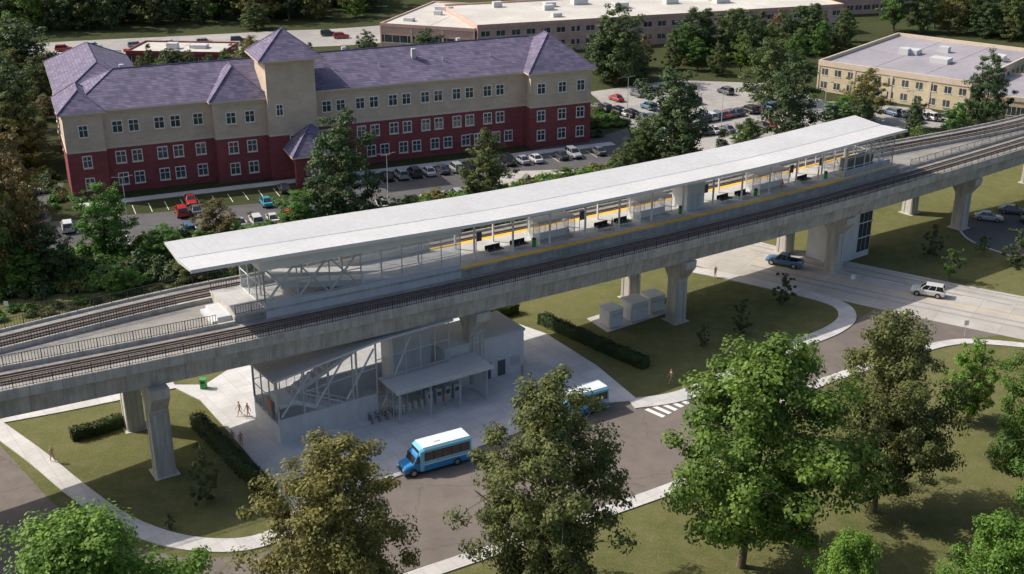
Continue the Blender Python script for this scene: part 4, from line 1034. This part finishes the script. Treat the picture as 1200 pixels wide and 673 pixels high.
def scatter(parent,name,uvpoly,n,meshes,s0,s1,mind,seed,world=False):
    poly=[Vector((*q,0)) for q in uvpoly] if world else [P(*q) for q in uvpoly]; r=random.Random(seed)
    x0=min(p.x for p in poly);x1=max(p.x for p in poly);y0=min(p.y for p in poly);y1=max(p.y for p in poly); grid={};cnt=0;tr=0
    while cnt<n and tr<n*30:
        tr+=1; p=(r.uniform(x0,x1),r.uniform(y0,y1))
        if not inside(p,poly): continue
        gx,gy=int(p[0]//mind),int(p[1]//mind)
        if any((p[0]-q[0])**2+(p[1]-q[1])**2<mind*mind for i in(-1,0,1) for j in(-1,0,1) for q in grid.get((gx+i,gy+j),())): continue
        grid.setdefault((gx,gy),[]).append(p); cnt+=1; s=r.uniform(s0,s1); inst(name,r.choice(meshes),(p[0],p[1],0),r.uniform(0,6.28),(s,s,s*r.uniform(.85,1.2)),parent=parent)
far=PRO['far']; allm=PRO['mid']*2+PRO['brown']+PRO['midG']; mids=PRO['mid']
fo=empty('distant_forest')
scatter(fo,'forest_tree',[(-250,-70),(520,-80),(440,0),(430,20),(60,38),(-250,56)],900,far,.8,1.25,5.2,1)
scatter(fo,'forest_tree',[(430,-4),(520,-80),(1500,-80),(1500,0),(1190,-6),(1000,-14),(770,-16),(640,-2)],500,far,.85,1.25,6,2)
scatter(fo,'forest_tree',[(-250,100),(20,84),(50,110),(50,205),(-20,205),(-250,300)],55,allm,.7,1.1,6.5,3)
scatter(fo,'forest_tree',[(700,86),(790,74),(990,46),(1010,52),(930,90),(790,88),(700,98)],30,allm,.55,.85,6,4)
scatter(fo,'forest_tree',[(560,76),(700,70),(700,80),(640,76),(560,80)],9,mids,.25,.36,5,14)
scatter(fo,'forest_tree',[(1040,36),(1500,10),(1500,50),(1200,50)],70,mids,.8,1.1,6.5,5)
scatter(fo,'forest_tree',[(40,92),(270,94),(300,88),(460,78),(600,80),(690,80),(640,72),(470,74),(300,82),(60,84)],46,allm,.24,.42,4,6)
scatter(fo,'forest_tree',[(-300,345),(-40,330),(-60,290),(-300,300)],12,allm,.8,1.1,7,7)
scatter(fo,'forest_tree',[(700,190),(830,185),(960,155),(1100,150),(1060,168),(900,205),(700,240)],14,mids,.4,.65,6,8)
scatter(fo,'forest_tree',[(1230,140),(1500,130),(1500,200),(1260,190)],12,allm,.6,.9,8,9)
scatter(fo,'forest_tree',[(1250,430),(1500,450),(1500,700),(1300,640)],8,allm,.9,1.2,10,10)
scatter(fo,'forest_tree',[(-900,560),(900,560),(1300,900),(-1300,900)],350,far,1.0,1.4,12,11,world=True)
sh=empty('shrub_mass')
scatter(sh,'shrub',[(-60,315),(60,305),(270,275),(350,268),(450,248),(600,222),(690,208),(745,182),(760,215),(700,250),(560,275),(260,325),(0,352),(-60,356)],440,BUSH,.7,1.9,1.6,21)
scatter(sh,'shrub',[(700,195),(830,188),(960,158),(1060,158),(1100,165),(900,215),(760,240)],90,BUSH,.8,1.6,1.8,22)
scatter(sh,'shrub',[(1060,158),(1200,140),(1300,135),(1300,150),(1150,170)],50,BUSH,.6,1.2,2,23)
scatter(sh,'shrub',[(-60,215),(60,205),(72,240),(40,262),(-60,290)],40,BUSH,.8,1.4,2,24)
scatter(sh,'shrub',[(-40,370),(0,365),(250,333),(300,350),(0,380)],30,BUSH,.4,.8,2,25)
scatter(sh,'shrub',[(660,160),(700,130),(735,148),(700,162)],20,BUSH,.7,1.2,1.6,26)
def hedge(uv,w,h):
    path=crom([P(*q) for q in uv],6); R=np.random.RandomState(len(uv)+int(w*10))
    tot=sum((path[i+1]-path[i]).length for i in range(len(path)-1)); n=int(tot*260)
    L,Rt=ribbon_pts(path,w*.8)
    vs=[];fs=[];k=len(path)
    for A_,B_ in zip(L,Rt): vs+=[(A_.x,A_.y,0),(A_.x,A_.y,h*.9),(B_.x,B_.y,h*.9),(B_.x,B_.y,0)]
    for i in range(k-1):
        for j in range(3): fs.append((i*4+j,i*4+j+1,i*4+4+j+1,i*4+4+j))
    fs.append((0,1,2,3)); fs.append(((k-1)*4,(k-1)*4+1,(k-1)*4+2,(k-1)*4+3))
    cum=[0]
    for i in range(k-1): cum.append(cum[-1]+(path[i+1]-path[i]).length)
    sarr=R.rand(n)*cum[-1]; px=np.interp(sarr,cum,[p.x for p in path]); py=np.interp(sarr,cum,[p.y for p in path])
    i=np.clip(np.searchsorted(cum,sarr)-1,0,k-2); d=np.array([[(path[q+1]-path[q]).normalized().x,(path[q+1]-path[q]).normalized().y] for q in range(k-1)])[i]
    per=R.rand(n)*(w+2*h); top=(per>h)&(per<h+w)
    lat=np.where(top,per-h-w/2,np.where(per<=h,-w/2,w/2)); z=np.where(top,h,np.where(per<=h,per,per-h-w))
    pos=np.stack([px-d[:,1]*lat,py+d[:,0]*lat,z],1)+R.normal(size=(n,3))*.07
    pos[:,2]+=.08*np.sin(sarr*1.7)*(z/h)
    nr=R.normal(size=(n,3))+np.stack([-d[:,1]*lat*2,d[:,0]*lat*2,np.where(top,1.5,.3)],1); nr/=np.linalg.norm(nr,axis=1)[:,None]
    t=R.normal(size=(n,3)); t-=(t*nr).sum(1)[:,None]*nr; t/=np.linalg.norm(t,axis=1)[:,None]; b=np.cross(nr,t); a=.11*(.6+.8*R.rand(n))[:,None]
    v=np.stack([pos-t*a,pos-b*a*.6,pos+t*a,pos+b*a*.6],1).reshape(-1,3)
    inst('hedge',assemble('hedge',[(np.array(vs),fs,0),(v,np.arange(n*4).reshape(-1,4),0)],[L_hedge]),(0,0,0))
hedge([(230,497),(262,530),(292,560),(320,585)],1.5,1.5)
hedge([(634,378),(670,394),(710,412),(757,432)],1.5,1.4)
hedge([(574,374),(606,366)],1.3,1.4)
hedge([(84,516),(120,506),(147,497)],1.3,1.3)

# ------------------------------------------------------------------ light, camera
sunv=Vector((-.97,.24,0)).normalized(); el=math.radians(43)
to=Vector((sunv.x*math.cos(el),sunv.y*math.cos(el),math.sin(el)))
sl=bpy.data.lights.new('sun','SUN'); sl.energy=4.9; sl.angle=math.radians(.5); sl.color=(1,.92,.80)
so=bpy.data.objects.new('sun',sl); scene.collection.objects.link(so); so.rotation_euler=to.to_track_quat('Z','Y').to_euler(); so.location=(0,0,200)
w=bpy.data.worlds.new('World'); scene.world=w; w.use_nodes=True; nt=w.node_tree; bg=nt.nodes['Background']
sky=nt.nodes.new('ShaderNodeTexSky'); sky.sky_type='NISHITA'; sky.sun_disc=False; sky.sun_elevation=el; sky.sun_rotation=math.atan2(sunv.x,sunv.y)
sky.air_density=1.0; sky.dust_density=4.0; nt.links.new(sky.outputs[0],bg.inputs['Color']); bg.inputs['Strength'].default_value=.145
cam=bpy.data.cameras.new('camera'); co=bpy.data.objects.new('camera',cam); scene.collection.objects.link(co)
co.location=(0,0,CH); co.rotation_euler=(math.pi/2-PT,0,0); cam.sensor_width=36; cam.lens=36*FPX/1200; cam.clip_start=1; cam.clip_end=6000
scene.camera=co
scene.view_settings.view_transform='Standard'; scene.view_settings.look='None'; scene.view_settings.exposure=0
print('BUILD',time.time()-T0)
